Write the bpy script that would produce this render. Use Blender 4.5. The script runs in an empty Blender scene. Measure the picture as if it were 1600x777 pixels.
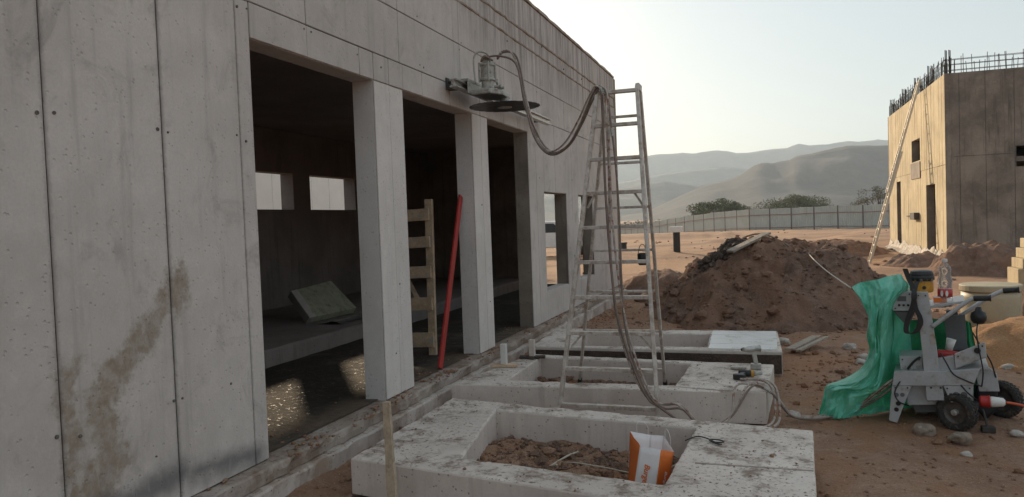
import bpy, math, random
from math import sin, cos, pi, radians, exp, sqrt
from mathutils import Vector, Matrix, noise as mn

sc = bpy.context.scene
col = sc.collection
random.seed(7)

# ------------------------------------------------------------------ camera, sky, sun, exposure
F_PX, W_PX, H_PX = 1180.0, 1600.0, 777.0
YAW, PITCH, ROLL = radians(18.64), radians(2.03), radians(-2.077)
CAM = Vector((0, 0, 1.7))
ROT = Matrix.Rotation(YAW, 3, 'Z') @ Matrix.Rotation(pi/2 - PITCH, 3, 'X') @ Matrix.Rotation(ROLL, 3, 'Z')
cd = bpy.data.cameras.new('camera')
cam = bpy.data.objects.new('camera', cd); col.objects.link(cam)
cam.matrix_world = Matrix.Translation(CAM) @ ROT.to_4x4()
cd.sensor_width = 36.0; cd.lens = 36.0*F_PX/W_PX
cd.clip_start = 0.05; cd.clip_end = 20000
sc.camera = cam

SUN_AZ = radians(36.0)      # to the left of +Y
SUN_EL = radians(17.5)
sdir = Vector((-sin(SUN_AZ)*cos(SUN_EL), cos(SUN_AZ)*cos(SUN_EL), sin(SUN_EL)))
world = bpy.data.worlds.new('World'); sc.world = world
world.use_nodes = True
wn = world.node_tree.nodes; wl = world.node_tree.links
wn.clear()
sky = wn.new('ShaderNodeTexSky'); sky.sky_type = 'NISHITA'; sky.sun_disc = False
sky.sun_elevation = SUN_EL; sky.sun_rotation = -SUN_AZ
sky.air_density = 1.0; sky.dust_density = 2.0; sky.ozone_density = 1.0; sky.altitude = 0
bg = wn.new('ShaderNodeBackground'); bg.inputs['Strength'].default_value = 0.13
wo = wn.new('ShaderNodeOutputWorld')
hzm = wn.new('ShaderNodeMix'); hzm.data_type = 'RGBA'; hzm.inputs[0].default_value = .68   # even dust haze over the whole sky
wl.new(sky.outputs[0], hzm.inputs[6]); hzm.inputs[7].default_value = (3.35, 3.72, 3.74, 1)
wl.new(hzm.outputs[2], bg.inputs['Color']); wl.new(bg.outputs[0], wo.inputs['Surface'])
sd = bpy.data.lights.new('sun', 'SUN'); sd.energy = 4.0; sd.angle = radians(1.2); sd.color = (1.0, 0.80, 0.56)
so = bpy.data.objects.new('sun', sd); col.objects.link(so)
so.rotation_euler = sdir.to_track_quat('Z', 'Y').to_euler(); so.location = (-20, 40, 30)
sc.view_settings.view_transform = 'Standard'; sc.view_settings.look = 'None'
sc.view_settings.gamma = 1.0; sc.view_settings.use_curve_mapping = False
sc.view_settings.exposure = 0.44
sc.render.engine = 'CYCLES'
sc.cycles.use_denoising = True
sc.cycles.max_bounces = 8; sc.cycles.diffuse_bounces = 5; sc.cycles.volume_bounces = 1

# ------------------------------------------------------------------ helpers
def ray(px, py):
    return ROT @ Vector(((px - W_PX/2)/F_PX, -(py - H_PX/2)/F_PX, -1.0))
def atx(px, py, x):
    d = ray(px, py); return CAM + d*((x - CAM.x)/d.x)
def aty(px, py, y):
    d = ray(px, py); return CAM + d*((y - CAM.y)/d.y)
def atz(px, py, z):
    d = ray(px, py); return CAM + d*((z - CAM.z)/d.z)
def dep(px, py, d):
    return CAM + ray(px, py)*d
def ss(a, b, x):
    t = min(1.0, max(0.0, (x - a)/(b - a))); return t*t*(3 - 2*t)
def nz(x, y, z=0.0): return mn.noise(Vector((x, y, z)))
def fbm(x, y, z=0.0, o=4):
    s = 0; a = 1
    for i in range(o):
        s += a*mn.noise(Vector((x, y, z))); x *= 2.03; y *= 2.03; z *= 2.03; a *= .5
    return s
def catmull(pts, n=8):
    pts = [Vector(p) for p in pts]; out = []
    for i in range(len(pts) - 1):
        p0 = pts[max(i-1, 0)]; p1 = pts[i]; p2 = pts[i+1]; p3 = pts[min(i+2, len(pts)-1)]
        for k in range(n):
            t = k/n
            out.append(0.5*((2*p1) + (p2 - p0)*t + (2*p0 - 5*p1 + 4*p2 - p3)*t*t + (3*p1 - p0 - 3*p2 + p3)*t**3))
    out.append(pts[-1]); return out

class B:
    def __init__(s): s.v = []; s.f = []
    def add(s, vs, fs):
        o = len(s.v); s.v += [Vector(q) for q in vs]; s.f += [tuple(i + o for i in q) for q in fs]; return s
    def box(s, x0, x1, y0, y1, z0, z1):
        return s.add([(x0,y0,z0),(x1,y0,z0),(x1,y1,z0),(x0,y1,z0),(x0,y0,z1),(x1,y0,z1),(x1,y1,z1),(x0,y1,z1)],
                     [(3,2,1,0),(4,5,6,7),(0,1,5,4),(1,2,6,5),(2,3,7,6),(3,0,4,7)])
    def beam(s, p0, p1, w, d, side=(1,0,0)):
        p0 = Vector(p0); p1 = Vector(p1); ax = (p1 - p0).normalized(); a = Vector(side)
        a = (a - ax*a.dot(ax)).normalized(); b = ax.cross(a); a = a*w/2; b = b*d/2
        return s.add([p0-a-b, p0+a-b, p0+a+b, p0-a+b, p1-a-b, p1+a-b, p1+a+b, p1-a+b],
                     [(3,2,1,0),(4,5,6,7),(0,1,5,4),(1,2,6,5),(2,3,7,6),(3,0,4,7)])
    def tube(s, pts, r, n=8, caps=True):
        pts = [Vector(p) for p in pts]; rs = r if isinstance(r, (list, tuple)) else [r]*len(pts)
        t = (pts[1] - pts[0]).normalized(); a = t.orthogonal().normalized(); vs = []
        for i, p in enumerate(pts):
            t2 = (pts[min(i+1, len(pts)-1)] - pts[max(i-1, 0)]).normalized()
            a = a - t2*a.dot(t2)
            a = a.normalized() if a.length > 1e-6 else t2.orthogonal().normalized()
            b = t2.cross(a)
            vs += [p + (a*cos(2*pi*k/n) + b*sin(2*pi*k/n))*rs[i] for k in range(n)]
        fs = [(i*n+k, i*n+(k+1) % n, (i+1)*n+(k+1) % n, (i+1)*n+k) for i in range(len(pts)-1) for k in range(n)]
        if caps: fs += [tuple(range(n-1, -1, -1)), tuple((len(pts)-1)*n + k for k in range(n))]
        return s.add(vs, fs)
    def cyl(s, p0, p1, r0, r1=None, n=16):
        return s.tube([p0, p1], [r0, r0 if r1 is None else r1], n)
    def lathe(s, o, ax, prof, n=24, close=False):
        o = Vector(o); ax = Vector(ax).normalized(); a = ax.orthogonal().normalized(); b = ax.cross(a); vs = []
        for (r, h) in prof:
            vs += [o + ax*h + (a*cos(2*pi*k/n) + b*sin(2*pi*k/n))*r for k in range(n)]
        m = len(prof); fs = []
        for i in range(m if close else m - 1):
            j = (i + 1) % m
            fs += [(i*n+k, i*n+(k+1) % n, j*n+(k+1) % n, j*n+k) for k in range(n)]
        if not close:
            if prof[0][0] > 1e-5: fs.append(tuple(range(n-1, -1, -1)))
            if prof[-1][0] > 1e-5: fs.append(tuple((m-1)*n + k for k in range(n)))
        return s.add(vs, fs)
    def prism(s, pts, vec):
        pts = [Vector(p) for p in pts]; vec = Vector(vec); n = len(pts)
        return s.add(pts + [p + vec for p in pts], [tuple(range(n-1, -1, -1)), tuple(range(n, 2*n))] +
                     [(i, (i+1) % n, n + (i+1) % n, n + i) for i in range(n)])
    def grid(s, rows):
        m = len(rows[0]); vs = [p for r in rows for p in r]
        return s.add(vs, [(i*m+k, i*m+k+1, (i+1)*m+k+1, (i+1)*m+k) for i in range(len(rows)-1) for k in range(m-1)])
    def lump(s, c, r, seed=0, sq=(1,1,1), jag=.35, sub=1):
        # rough pebble: icosphere with noise
        vs, fs = ICO[sub]; c = Vector(c); out = []
        for q in vs:
            k = 1 + jag*mn.noise(q*1.3 + Vector((seed*3.1, seed*1.7, seed*.9)))
            out.append(c + Vector((q.x*sq[0], q.y*sq[1], q.z*sq[2]))*r*k)
        return s.add(out, fs)
    def build(s, name, mat, parent=None, smooth=False, bevel=0, seg=2, label=None, cat=None, group=None, kind=None, origin=None):
        me = bpy.data.meshes.new(name)
        if parent is None:
            if origin is None:
                xs = [q.x for q in s.v]; ys = [q.y for q in s.v]; zs = [q.z for q in s.v]
                origin = Vector(((min(xs)+max(xs))/2, (min(ys)+max(ys))/2, min(zs)))
            o0 = Vector(origin)
        else: o0 = Vector((0, 0, 0))
        me.from_pydata([tuple(q - o0) for q in s.v], [], s.f); me.update()
        o = bpy.data.objects.new(name, me); col.objects.link(o)
        if mat is not None: me.materials.append(mat)
        if smooth: me.polygons.foreach_set('use_smooth', [True]*len(me.polygons))
        if parent is None: o.location = o0
        else:
            o.parent = parent; m = parent.matrix_basis
            if parent.parent: m = parent.parent.matrix_basis @ parent.matrix_parent_inverse @ m
            o.matrix_parent_inverse = m.inverted()
        if bevel:
            b = o.modifiers.new('bevel', 'BEVEL'); b.width = bevel; b.segments = seg; b.limit_method = 'ANGLE'
            if smooth is False: pass
        tag(o, label, cat, group, kind); return o

def tag(o, label=None, cat=None, group=None, kind=None):
    if label: o['label'] = label
    if cat: o['category'] = cat
    if group: o['group'] = group
    if kind: o['kind'] = kind
    return o
def empty(name, loc, label=None, cat=None, group=None):
    o = bpy.data.objects.new(name, None); col.objects.link(o); o.location = loc
    o.empty_display_size = .2
    bpy.context.view_layer.update() if False else None
    return tag(o, label, cat, group)
def share(src, name=None, parent=None, loc=None):
    c = src.copy(); col.objects.link(c)
    if parent is not None:
        c.parent = parent
    if loc is not None: c.location = loc
    return c

def _ico():
    t = (1 + sqrt(5))/2
    v = [Vector(q).normalized() for q in [(-1,t,0),(1,t,0),(-1,-t,0),(1,-t,0),(0,-1,t),(0,1,t),(0,-1,-t),(0,1,-t),(t,0,-1),(t,0,1),(-t,0,-1),(-t,0,1)]]
    f = [(0,11,5),(0,5,1),(0,1,7),(0,7,10),(0,10,11),(1,5,9),(5,11,4),(11,10,2),(10,7,6),(7,1,8),(3,9,4),(3,4,2),(3,2,6),(3,6,8),(3,8,9),(4,9,5),(2,4,11),(6,2,10),(8,6,7),(9,8,1)]
    res = [(v, f)]
    for _ in range(2):
        v = list(v); cache = {}; nf = []
        def mid(a, b):
            k = (min(a, b), max(a, b))
            if k not in cache: v.append(((v[a] + v[b])/2).normalized()); cache[k] = len(v) - 1
            return cache[k]
        for a, b, c in f:
            x, y, z = mid(a, b), mid(b, c), mid(c, a); nf += [(a, x, z), (b, y, x), (c, z, y), (x, y, z)]
        f = nf; res.append((v, f))
    return res
ICO = _ico()

# ------------------------------------------------------------------ materials
class N:
    def __init__(s, name):
        s.m = bpy.data.materials.new(name); s.m.use_nodes = True
        s.t = s.m.node_tree; s.n = s.t.nodes; s.n.clear()
        s.out = s.n.new('ShaderNodeOutputMaterial'); s.b = s.n.new('ShaderNodeBsdfPrincipled')
        s.t.links.new(s.b.outputs[0], s.out.inputs['Surface'])
    def link(s, a, b): s.t.links.new(a, b)
    def put(s, v, sock):
        if isinstance(v, (int, float)): sock.default_value = v
        elif isinstance(v, (tuple, list)): sock.default_value = tuple(v) + (1,) if len(v) == 3 and sock.type == 'RGBA' else tuple(v)
        else: s.link(v, sock)
    def coord(s, kind='world'):
        if kind == 'world': return s.n.new('ShaderNodeNewGeometry').outputs['Position']
        return s.n.new('ShaderNodeTexCoord').outputs['Object']
    def scale(s, v, k):
        q = s.n.new('ShaderNodeVectorMath'); q.operation = 'MULTIPLY'; s.link(v, q.inputs[0]); q.inputs[1].default_value = k; return q.outputs[0]
    def noise(s, v, sc_, det=4, rough=.6, dist=0.0):
        q = s.n.new('ShaderNodeTexNoise'); s.link(v, q.inputs['Vector']); q.inputs['Scale'].default_value = sc_
        q.inputs['Detail'].default_value = det; q.inputs['Roughness'].default_value = rough; q.inputs['Distortion'].default_value = dist
        return q.outputs['Fac']
    def voro(s, v, sc_, feat='F1'):
        q = s.n.new('ShaderNodeTexVoronoi'); s.link(v, q.inputs['Vector']); q.inputs['Scale'].default_value = sc_; q.feature = feat
        return q.outputs['Distance']
    def math(s, op, a, b=0.0, c=0.0, clamp=False):
        q = s.n.new('ShaderNodeMath'); q.operation = op; q.use_clamp = clamp
        for i, x in enumerate((a, b, c)): s.put(x, q.inputs[i])
        return q.outputs[0]
    def rng(s, v, a, b, c=0.0, d=1.0):
        q = s.n.new('ShaderNodeMapRange'); q.interpolation_type = 'SMOOTHSTEP'; s.link(v, q.inputs['Value'])
        for i, x in zip(('From Min', 'From Max', 'To Min', 'To Max'), (a, b, c, d)): q.inputs[i].default_value = x
        return q.outputs[0]
    def mix(s, f, a, b, mode='MIX'):
        q = s.n.new('ShaderNodeMix'); q.data_type = 'RGBA'; q.blend_type = mode
        s.put(f, q.inputs[0]); s.put(a, q.inputs[6]); s.put(b, q.inputs[7]); return q.outputs[2]
    def bump(s, h, dist=.01, strength=1.0, prev=None):
        q = s.n.new('ShaderNodeBump'); s.link(h, q.inputs['Height']); q.inputs['Distance'].default_value = dist; q.inputs['Strength'].default_value = strength
        if prev is not None: s.link(prev, q.inputs['Normal'])
        return q.outputs[0]
    def rand(s): return s.n.new('ShaderNodeObjectInfo').outputs['Random']
    def capsule(s, p, a, b):
        a = Vector(a); b = Vector(b); ba = b - a
        q = s.n.new('ShaderNodeVectorMath'); q.operation = 'SUBTRACT'; s.link(p, q.inputs[0]); q.inputs[1].default_value = a
        d = s.n.new('ShaderNodeVectorMath'); d.operation = 'DOT_PRODUCT'; s.link(q.outputs[0], d.inputs[0]); d.inputs[1].default_value = ba/ba.dot(ba)
        h = s.math('ADD', d.outputs['Value'], 0.0, clamp=True)
        k = s.n.new('ShaderNodeVectorMath'); k.operation = 'SCALE'; k.inputs[0].default_value = ba; s.link(h, k.inputs['Scale'])
        e = s.n.new('ShaderNodeVectorMath'); e.operation = 'DISTANCE'; s.link(q.outputs[0], e.inputs[0]); s.link(k.outputs[0], e.inputs[1])
        return e.outputs['Value']
    def fin(s, colr, rough=.8, normal=None, metal=0.0, **kw):
        s.put(colr, s.b.inputs['Base Color']); s.put(rough, s.b.inputs['Roughness']); s.put(metal, s.b.inputs['Metallic'])
        if normal is not None: s.link(normal, s.b.inputs['Normal'])
        for k, v in kw.items(): s.put(v, s.b.inputs[k.replace('_', ' ')])
        return s.m

def simple(name, c, var=.18, scale=4.0, rough=.7, bump=.15, metal=0.0, dirt=None, coords='obj', fine=60.0, dirt_amt=(.5, .7), **kw):
    s = N(name); p = s.coord(coords); n1 = s.noise(p, scale, 5); n2 = s.noise(p, fine, 3)
    k = s.math('ADD', s.math('MULTIPLY', n1, .7), s.math('MULTIPLY', n2, .3))
    a = tuple(x*(1-var) for x in c); b = tuple(min(1, x*(1+var)) for x in c)
    cc = s.mix(s.rng(k, .3, .7), a, b)
    if dirt:
        cc = s.mix(s.rng(s.noise(p, scale*1.7, 6, .7), dirt_amt[0], dirt_amt[1]), cc, dirt)
    return s.fin(cc, s.rng(n1, .3, .7, max(0, rough-.1), min(1, rough+.1)), s.bump(k, .004, bump) if bump else None, metal, **kw)

def concrete(name, base, dark, streak=.5, pits=.6, dirt=None, stains=False, lo=.35, warm=None):
    s = N(name); p = s.coord('world')
    big = s.noise(p, 1.1, 5, .6, .4); mid = s.noise(p, 7.0, 6, .65); fine = s.noise(p, 70.0, 3)
    st = s.noise(s.scale(p, (6.0, 6.0, .35)), 1.6, 5, .65, .3)
    c = s.mix(s.rng(big, .3, .72), dark, base)
    c = s.mix(s.math('MULTIPLY', s.rng(mid, .45, .75), .35), c, tuple(x*1.18 for x in base))
    c = s.mix(s.math('MULTIPLY', s.rng(st, .52, .74), streak), c, tuple(x*.55 for x in dark))
    c = s.mix(s.math('MULTIPLY', s.rng(fine, .35, .7), .25), c, tuple(x*.7 for x in base))
    c = s.mix(s.math('MULTIPLY_ADD', s.rand(), .16, -.02, clamp=True), c, tuple(x*.62 for x in base))
    vo = s.voro(p, 26.0); pit = s.math('MULTIPLY', s.rng(vo, .22, .10), s.rng(s.noise(p, 6.0, 3), .40, .54))
    c = s.mix(s.math('MULTIPLY', pit, pits), c, tuple(x*.28 for x in dark))
    if warm: c = s.mix(s.math('MULTIPLY', s.rng(s.noise(p, 3.3, 7, .72), .44, .62), .8), c, warm)
    if stains:
        wob = s.math('MULTIPLY_ADD', s.noise(p, 9.0, 6, .7), .32, -.16)
        P = [(3.25,1.43),(3.20,1.34),(3.06,1.22),(2.93,1.10),(2.77,1.03)]
        Q = [(2.93,1.10),(2.72,.93),(2.76,.74)]; T = [(2.58,1.10),(2.55,.95),(2.56,.78),(2.56,.5)]
        ds = None
        for L, w in ((P, .055), (Q, .07), (T, .035), ([(2.78,.62),(2.66,.48)], .10), ([(3.26,1.45),(3.25,1.36)], .075)):
            for a, b in zip(L[:-1], L[1:]):
                d = s.math('SUBTRACT', s.capsule(p, (-3, a[0], a[1]), (-3, b[0], b[1])), w)
                ds = d if ds is None else s.math('MINIMUM', ds, d)
        m = s.rng(s.math('ADD', ds, wob), .05, -.03)
        tone = s.rng(s.noise(p, 14.0, 5, .7), .3, .7)
        c = s.mix(s.math('MULTIPLY', m, s.math('MULTIPLY_ADD', tone, .5, .42)), c, (.275, .205, .14))
        for yj, w_ in ((2.52, .012), (3.21, .010), (1.82, .012), (3.835, .006)):
            dj = s.math('ADD', s.capsule(p, (-3, yj, .2), (-3, yj, 3.1)), s.math('MULTIPLY_ADD', s.noise(p, 22.0, 6, .75), .05, -.025))
            c = s.mix(s.math('MULTIPLY', s.rng(dj, w_+.016, w_-.008), .38), c, (.16, .14, .125))
        dd = s.capsule(p, (-3, 3.86, .33), (-3, 3.30, .40)); d2 = s.capsule(p, (-3, 3.25, .42), (-3, 2.4, .36))
        dm = s.rng(s.math('ADD', s.math('MINIMUM', dd, d2), s.math('MULTIPLY_ADD', s.noise(p, 3.0, 5, .6), .26, -.13)), .13, -.01)
        c = s.mix(s.math('MULTIPLY', dm, .72), c, (.075, .078, .085))
        sep = s.n.new('ShaderNodeSeparateXYZ'); s.link(p, sep.inputs[0])
        up = s.math('MULTIPLY', s.rng(sep.outputs['Y'], 6.0, 9.0), s.rng(sep.outputs['Z'], 3.2, 4.1))
        st2 = s.noise(s.scale(p, (9.0, 9.0, .5)), 1.1, 6, .7, .5)
        c = s.mix(s.math('MULTIPLY', s.math('MULTIPLY', up, s.rng(st2, .38, .60)), .55), c, (.135, .118, .108))
        bl2 = s.math('MULTIPLY', s.rng(s.noise(p, 2.6, 7, .72, .8), .52, .70), .38)
        c = s.mix(bl2, c, (.22, .19, .172))
        c = s.mix(s.math('MULTIPLY', s.rng(s.noise(s.scale(p, (1, 1, .25)), 17.0, 5, .7), .56, .70), .22), c, (.70, .63, .585))
    if dirt:
        g = s.n.new('ShaderNodeNewGeometry'); sx = s.n.new('ShaderNodeSeparateXYZ'); s.link(g.outputs['True Normal'], sx.inputs[0])
        flat = s.rng(sx.outputs['Z'], .6, .9)
        d1 = s.math('MAXIMUM', s.math('MULTIPLY', s.rng(s.noise(p, 4.5, 7, .78), .48, .66), .9), s.math('MULTIPLY', s.rng(s.noise(p, 34.0, 4, .7), .57, .63), s.rng(s.noise(p, 2.5, 3), .38, .55)))
        c = s.mix(s.math('MULTIPLY', flat, d1), c, dirt)
    nb = s.bump(s.math('ADD', s.math('MULTIPLY', fine, .5), mid), .006, .35)
    nb = s.bump(s.math('SUBTRACT', 1.0, pit), .006, .6, nb)
    return s.fin(c, s.rng(mid, .3, .7, .72, .95), nb)

M = {}
M['facade'] = concrete('facade_concrete', (.67,.60,.555), (.53,.47,.43), .42, .08, stains=True)
M['pillar'] = concrete('pillar_concrete', (.80,.735,.69), (.68,.615,.57), .25, .3)
M['core'] = simple('joint_concrete', (.13,.118,.106), .5, 30, .95, .6, coords='world')
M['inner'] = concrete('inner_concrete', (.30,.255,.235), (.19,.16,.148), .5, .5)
M['block'] = concrete('block_concrete', (.76,.67,.605), (.58,.495,.44), .35, .6, dirt=(.19,.125,.085))
M['plinth'] = concrete('plinth_concrete', (.48,.41,.36), (.26,.19,.145), .3, .9, dirt=(.19,.12,.08), warm=(.22,.145,.10))
M['foundation'] = concrete('foundation_concrete', (.66,.585,.53), (.48,.40,.35), .3, .9, dirt=(.19,.12,.08), warm=(.33,.225,.16))
M['tower_lit'] = concrete('tower_sunlit_concrete', (.62,.505,.315), (.42,.325,.195), .55, .4)  # tower concrete for sunlit faces, warm sunlight put into its colour
M['tower'] = concrete('tower_shaded_concrete', (.34,.278,.222), (.155,.124,.10), .8, .6)  # darker copy of the tower concrete, shade put into its colour
M['membrane'] = simple('membrane', (.40,.36,.30), .25, 6, .7, .3, dirt=(.26,.18,.12), dirt_amt=(.42,.6))
M['alu'] = simple('ladder_metal', (.60,.54,.49), .22, 9, .55, .25, .4, dirt=(.42,.34,.275), dirt_amt=(.45,.62))
M['alu_pale'] = simple('long_ladder_metal', (.60,.55,.47), .12, 9, .4, .1, .6)
M['dark_metal'] = simple('rebar_steel', (.075,.065,.06), .3, 12, .7, .2, .4)
M['rail'] = simple('rail_metal', (.55,.53,.50), .15, 9, .38, .15, .8, dirt=(.28,.24,.2))
M['blade'] = simple('blade_steel', (.06,.055,.052), .3, 9, .5, .1, .6)
M['saw'] = simple('saw_body', (.42,.40,.36), .25, 14, .5, .3, .35, dirt=(.22,.19,.16))
M['hose'] = simple('hose_rubber', (.42,.35,.30), .35, 14, .6, .3, dirt=(.26,.12,.08), dirt_amt=(.52,.6))
M['hose_dark'] = simple('dark_hose_rubber', (.20,.14,.112), .35, 14, .6, .3, dirt=(.22,.17,.13))
M['grey_paint'] = simple('grey_paint', (.43,.43,.435), .10, 7, .42, .12, .1, dirt=(.31,.26,.215), dirt_amt=(.52,.72))
M['grey_dark'] = simple('grey_paint_dark', (.12,.12,.122), .15, 8, .5, .1)
M['grip'] = simple('grip_rubber', (.028,.027,.027), .3, 20, .6, .3)
M['black'] = simple('black_plastic', (.018,.018,.018), .3, 15, .45, .2)
M['yellow'] = simple('yellow_plastic', (.55,.27,.03), .15, 10, .4, .1, dirt=(.25,.15,.06), dirt_amt=(.55,.75))
M['tyre'] = simple('tyre_rubber', (.035,.032,.03), .3, 18, .85, .4, dirt=(.13,.095,.07), dirt_amt=(.5,.66))
M['rim'] = simple('rim_metal', (.12,.105,.095), .3, 15, .55, .2, .5, dirt=(.17,.12,.09))
M['white_plastic'] = simple('white_plastic', (.72,.70,.66), .08, 8, .4, .08, dirt=(.45,.38,.3), dirt_amt=(.6,.8))
M['red_plastic'] = simple('red_plastic', (.42,.025,.022), .15, 9, .4, .1)
M['blue'] = simple('blue_tape', (.03,.10,.30), .2, 9, .5, .1)
M['orange_cable'] = simple('orange_cable', (.62,.10,.03), .1, 9, .5, .1)
M['barrel'] = simple('barrel_plastic', (.44,.37,.25), .12, 3, .5, .08, dirt=(.30,.24,.16), dirt_amt=(.5,.75))
M['wood'] = simple('timber', (.58,.42,.28), .3, 9, .75, .4, dirt=(.45,.40,.34), dirt_amt=(.5,.68))
M['wood_grey'] = simple('weathered_timber', (.36,.30,.24), .3, 12, .8, .5, dirt=(.16,.12,.09))
M['stake'] = simple('stake_timber', (.46,.36,.26), .25, 10, .8, .5, dirt=(.28,.21,.15), dirt_amt=(.5,.7))
M['red'] = simple('red_paint', (.40,.032,.026), .2, 8, .5, .15, dirt=(.30,.14,.11), dirt_amt=(.58,.75))
M['foam'] = simple('pale_board', (.37,.37,.26), .2, 7, .85, .3, dirt=(.22,.2,.15))
M['foam_edge'] = simple('pale_board_edge', (.50,.45,.42), .15, 7, .85, .2)
M['far_wall'] = simple('white_panel', (.86,.83,.78), .05, 2, .7, .05, coords='world')
M['fence'] = simple('fence_sheet', (.42,.44,.41), .12, .8, .6, .05, .1, coords='world')
M['fence_rail'] = simple('fence_rail_paint', (.27,.15,.12), .2, 3, .7, .1)
M['fence_post'] = simple('fence_post_steel', (.12,.10,.09), .2, 3, .7, .1)
M['stone'] = simple('stone', (.25,.19,.145), .35, 12, .9, .6, dirt=(.38,.33,.28))
M['pale_stone'] = simple('pale_stone', (.45,.41,.37), .25, 12, .9, .5, dirt=(.25,.18,.13))
M['bark'] = simple('bark', (.10,.075,.05), .3, 6, .9, .5)
M['paper'] = simple('white_paper', (.74,.70,.69), .05, 12, .75, .12)
M['orange'] = simple('orange_print', (.72,.17,.022), .06, 12, .6, .1)
M['wire'] = simple('pale_cord', (.50,.44,.36), .2, 15, .7, .2)
M['car_white'] = simple('car_paint', (.72,.70,.67), .06, 2, .3, .02)
M['glass_dark'] = simple('car_glass', (.03,.035,.04), .2, 3, .12, .0)

def water_bottle_mat():
    s = N('clear_plastic'); s.fin((.92,.94,.95), .12, None, 0, Transmission_Weight=.88, IOR=1.2); return s.m
M['clear'] = water_bottle_mat()

def soil(name, a, b, c, sc_=2.2, gy=False, red=None):
    s = N(name); p = s.coord('world'); n1 = s.noise(p, sc_*.25, 6, .6, .4); n2 = s.noise(p, sc_*2.5, 7, .7); n3 = s.noise(p, 55.0, 4, .7)
    k = s.mix(s.rng(n1, .35, .68), a, b); k = s.mix(s.math('MULTIPLY', s.rng(n2, .42, .72), .7), k, c)
    k = s.mix(s.math('MULTIPLY', s.rng(n3, .42, .7), .45), k, tuple(x*.55 for x in a))
    if red: k = s.mix(s.math('MULTIPLY', s.rng(s.noise(p, .9, 5, .65, .6), .44, .6), .75), k, red)
    peb = s.voro(p, 38.0); pm = s.math('MULTIPLY', s.rng(peb, .22, .12), s.rng(s.noise(p, 6.0, 3), .52, .6))
    k = s.mix(s.math('MULTIPLY', pm, .7), k, tuple(min(1, x*1.9 + .04) for x in b))
    if gy:
        sep = s.n.new('ShaderNodeSeparateXYZ'); s.link(p, sep.inputs[0])
        far = s.rng(s.math('ADD', sep.outputs['Y'], s.math('MULTIPLY', n1, 8.0)), 14.0, 32.0)
        k = s.mix(s.math('MULTIPLY', far, .75), k, s.mix(s.rng(s.noise(s.scale(p, (.05,.35,1)), 1.0, 6, .65), .36, .66), (.52,.31,.18), (.27,.158,.098)))
    nb = s.bump(n2, .09, .75); nb = s.bump(n3, .022, .8, nb); nb = s.bump(pm, .012, .7, nb)
    return s.fin(k, .95, nb)
M['ground'] = soil('ground_soil', (.31,.172,.106), (.42,.25,.163), (.51,.345,.245), gy=True, red=(.36,.18,.095))
M['mound'] = soil('mound_soil', (.16,.088,.060), (.25,.155,.112), (.36,.245,.185), red=(.28,.155,.098))
M['sand'] = soil('orange_sand', (.40,.205,.092), (.47,.25,.118), (.52,.31,.165))
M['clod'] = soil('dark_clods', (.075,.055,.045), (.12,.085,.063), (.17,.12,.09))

def wet_floor():
    s = N('wet_floor'); p = s.coord('world'); n1 = s.noise(p, 2.2, 5, .6, .5); n2 = s.noise(p, 14.0, 6, .7); n3 = s.noise(p, 45.0, 4, .7)
    wetn = s.rng(s.math('ADD', n1, s.math('MULTIPLY', n2, .35)), .50, .64)
    sep = s.n.new('ShaderNodeSeparateXYZ'); s.link(p, sep.inputs[0])
    wet = s.math('MULTIPLY', wetn, s.rng(sep.outputs['X'], -3.2, -3.5))
    c = s.mix(s.rng(n2, .35, .68), (.085,.068,.055), (.16,.128,.10)); c = s.mix(s.math('MULTIPLY', wet, .7), c, (.026,.022,.018))
    thr = s.math('MULTIPLY', s.rng(sep.outputs['X'], -3.5, -3.1), s.rng(n1, .4, .6))
    c = s.mix(s.math('MULTIPLY', thr, .5), c, (.24,.155,.10))
    spk = s.math('MULTIPLY', s.rng(s.noise(s.scale(p, (1.0, 1.0, 1.0)), 26.0, 5, .75, .6), .53, .66), s.rng(n2, .42, .56))
    r = s.rng(s.math('MULTIPLY', wet, spk), 0, 1, .95, .42)
    c = s.mix(.15, c, (.035,.028,.022))
    return s.fin(c, r, s.bump(s.math('ADD', n2, s.math('MULTIPLY', n3, .35)), .02, .9), 0.0, Specular_IOR_Level=.22)
M['wet'] = wet_floor()

def tarp_mat():
    s = N('green_tarp'); p = s.coord('obj'); n1 = s.noise(p, 9.0, 5, .6); c = s.mix(s.rng(n1, .3, .7), (.12,.50,.37), (.25,.65,.52))
    c = s.mix(s.math('MULTIPLY', s.rng(s.noise(p, 5.0, 6, .7), .56, .74), .25), c, (.36,.42,.34))
    cr1 = s.math('ABSOLUTE', s.math('SUBTRACT', s.noise(p, 11.0, 4, .6, 1.2), .5)); cr2 = s.math('ABSOLUTE', s.math('SUBTRACT', s.noise(p, 27.0, 3, .6, .8), .5))
    s.fin(c, .5, s.bump(s.math('ADD', s.rng(cr1, 0, .12), s.math('MULTIPLY', s.rng(cr2, 0, .15), .5)), .003, .5))
    tr = s.n.new('ShaderNodeBsdfTranslucent'); s.put((.04,.58,.24), tr.inputs[0])
    mx = s.n.new('ShaderNodeMixShader'); mx.inputs[0].default_value = .18
    s.link(s.b.outputs[0], mx.inputs[1]); s.link(tr.outputs[0], mx.inputs[2]); s.link(mx.outputs[0], s.out.inputs['Surface'])
    return s.m
M['tarp'] = tarp_mat()
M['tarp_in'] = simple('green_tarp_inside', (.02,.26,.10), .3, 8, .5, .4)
def leaf_mat(name, a, b):
    s = N(name); r = s.noise(s.coord('world'), 1.1, 3); c = s.mix(s.rng(r, .3, .7), a, b)
    return s.fin(c, .7)
M['leaf'] = leaf_mat('acacia_leaf', (.058,.066,.024), (.125,.122,.046))
M['leaf_dry'] = leaf_mat('dry_leaf', (.085,.075,.04), (.15,.125,.07))
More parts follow.
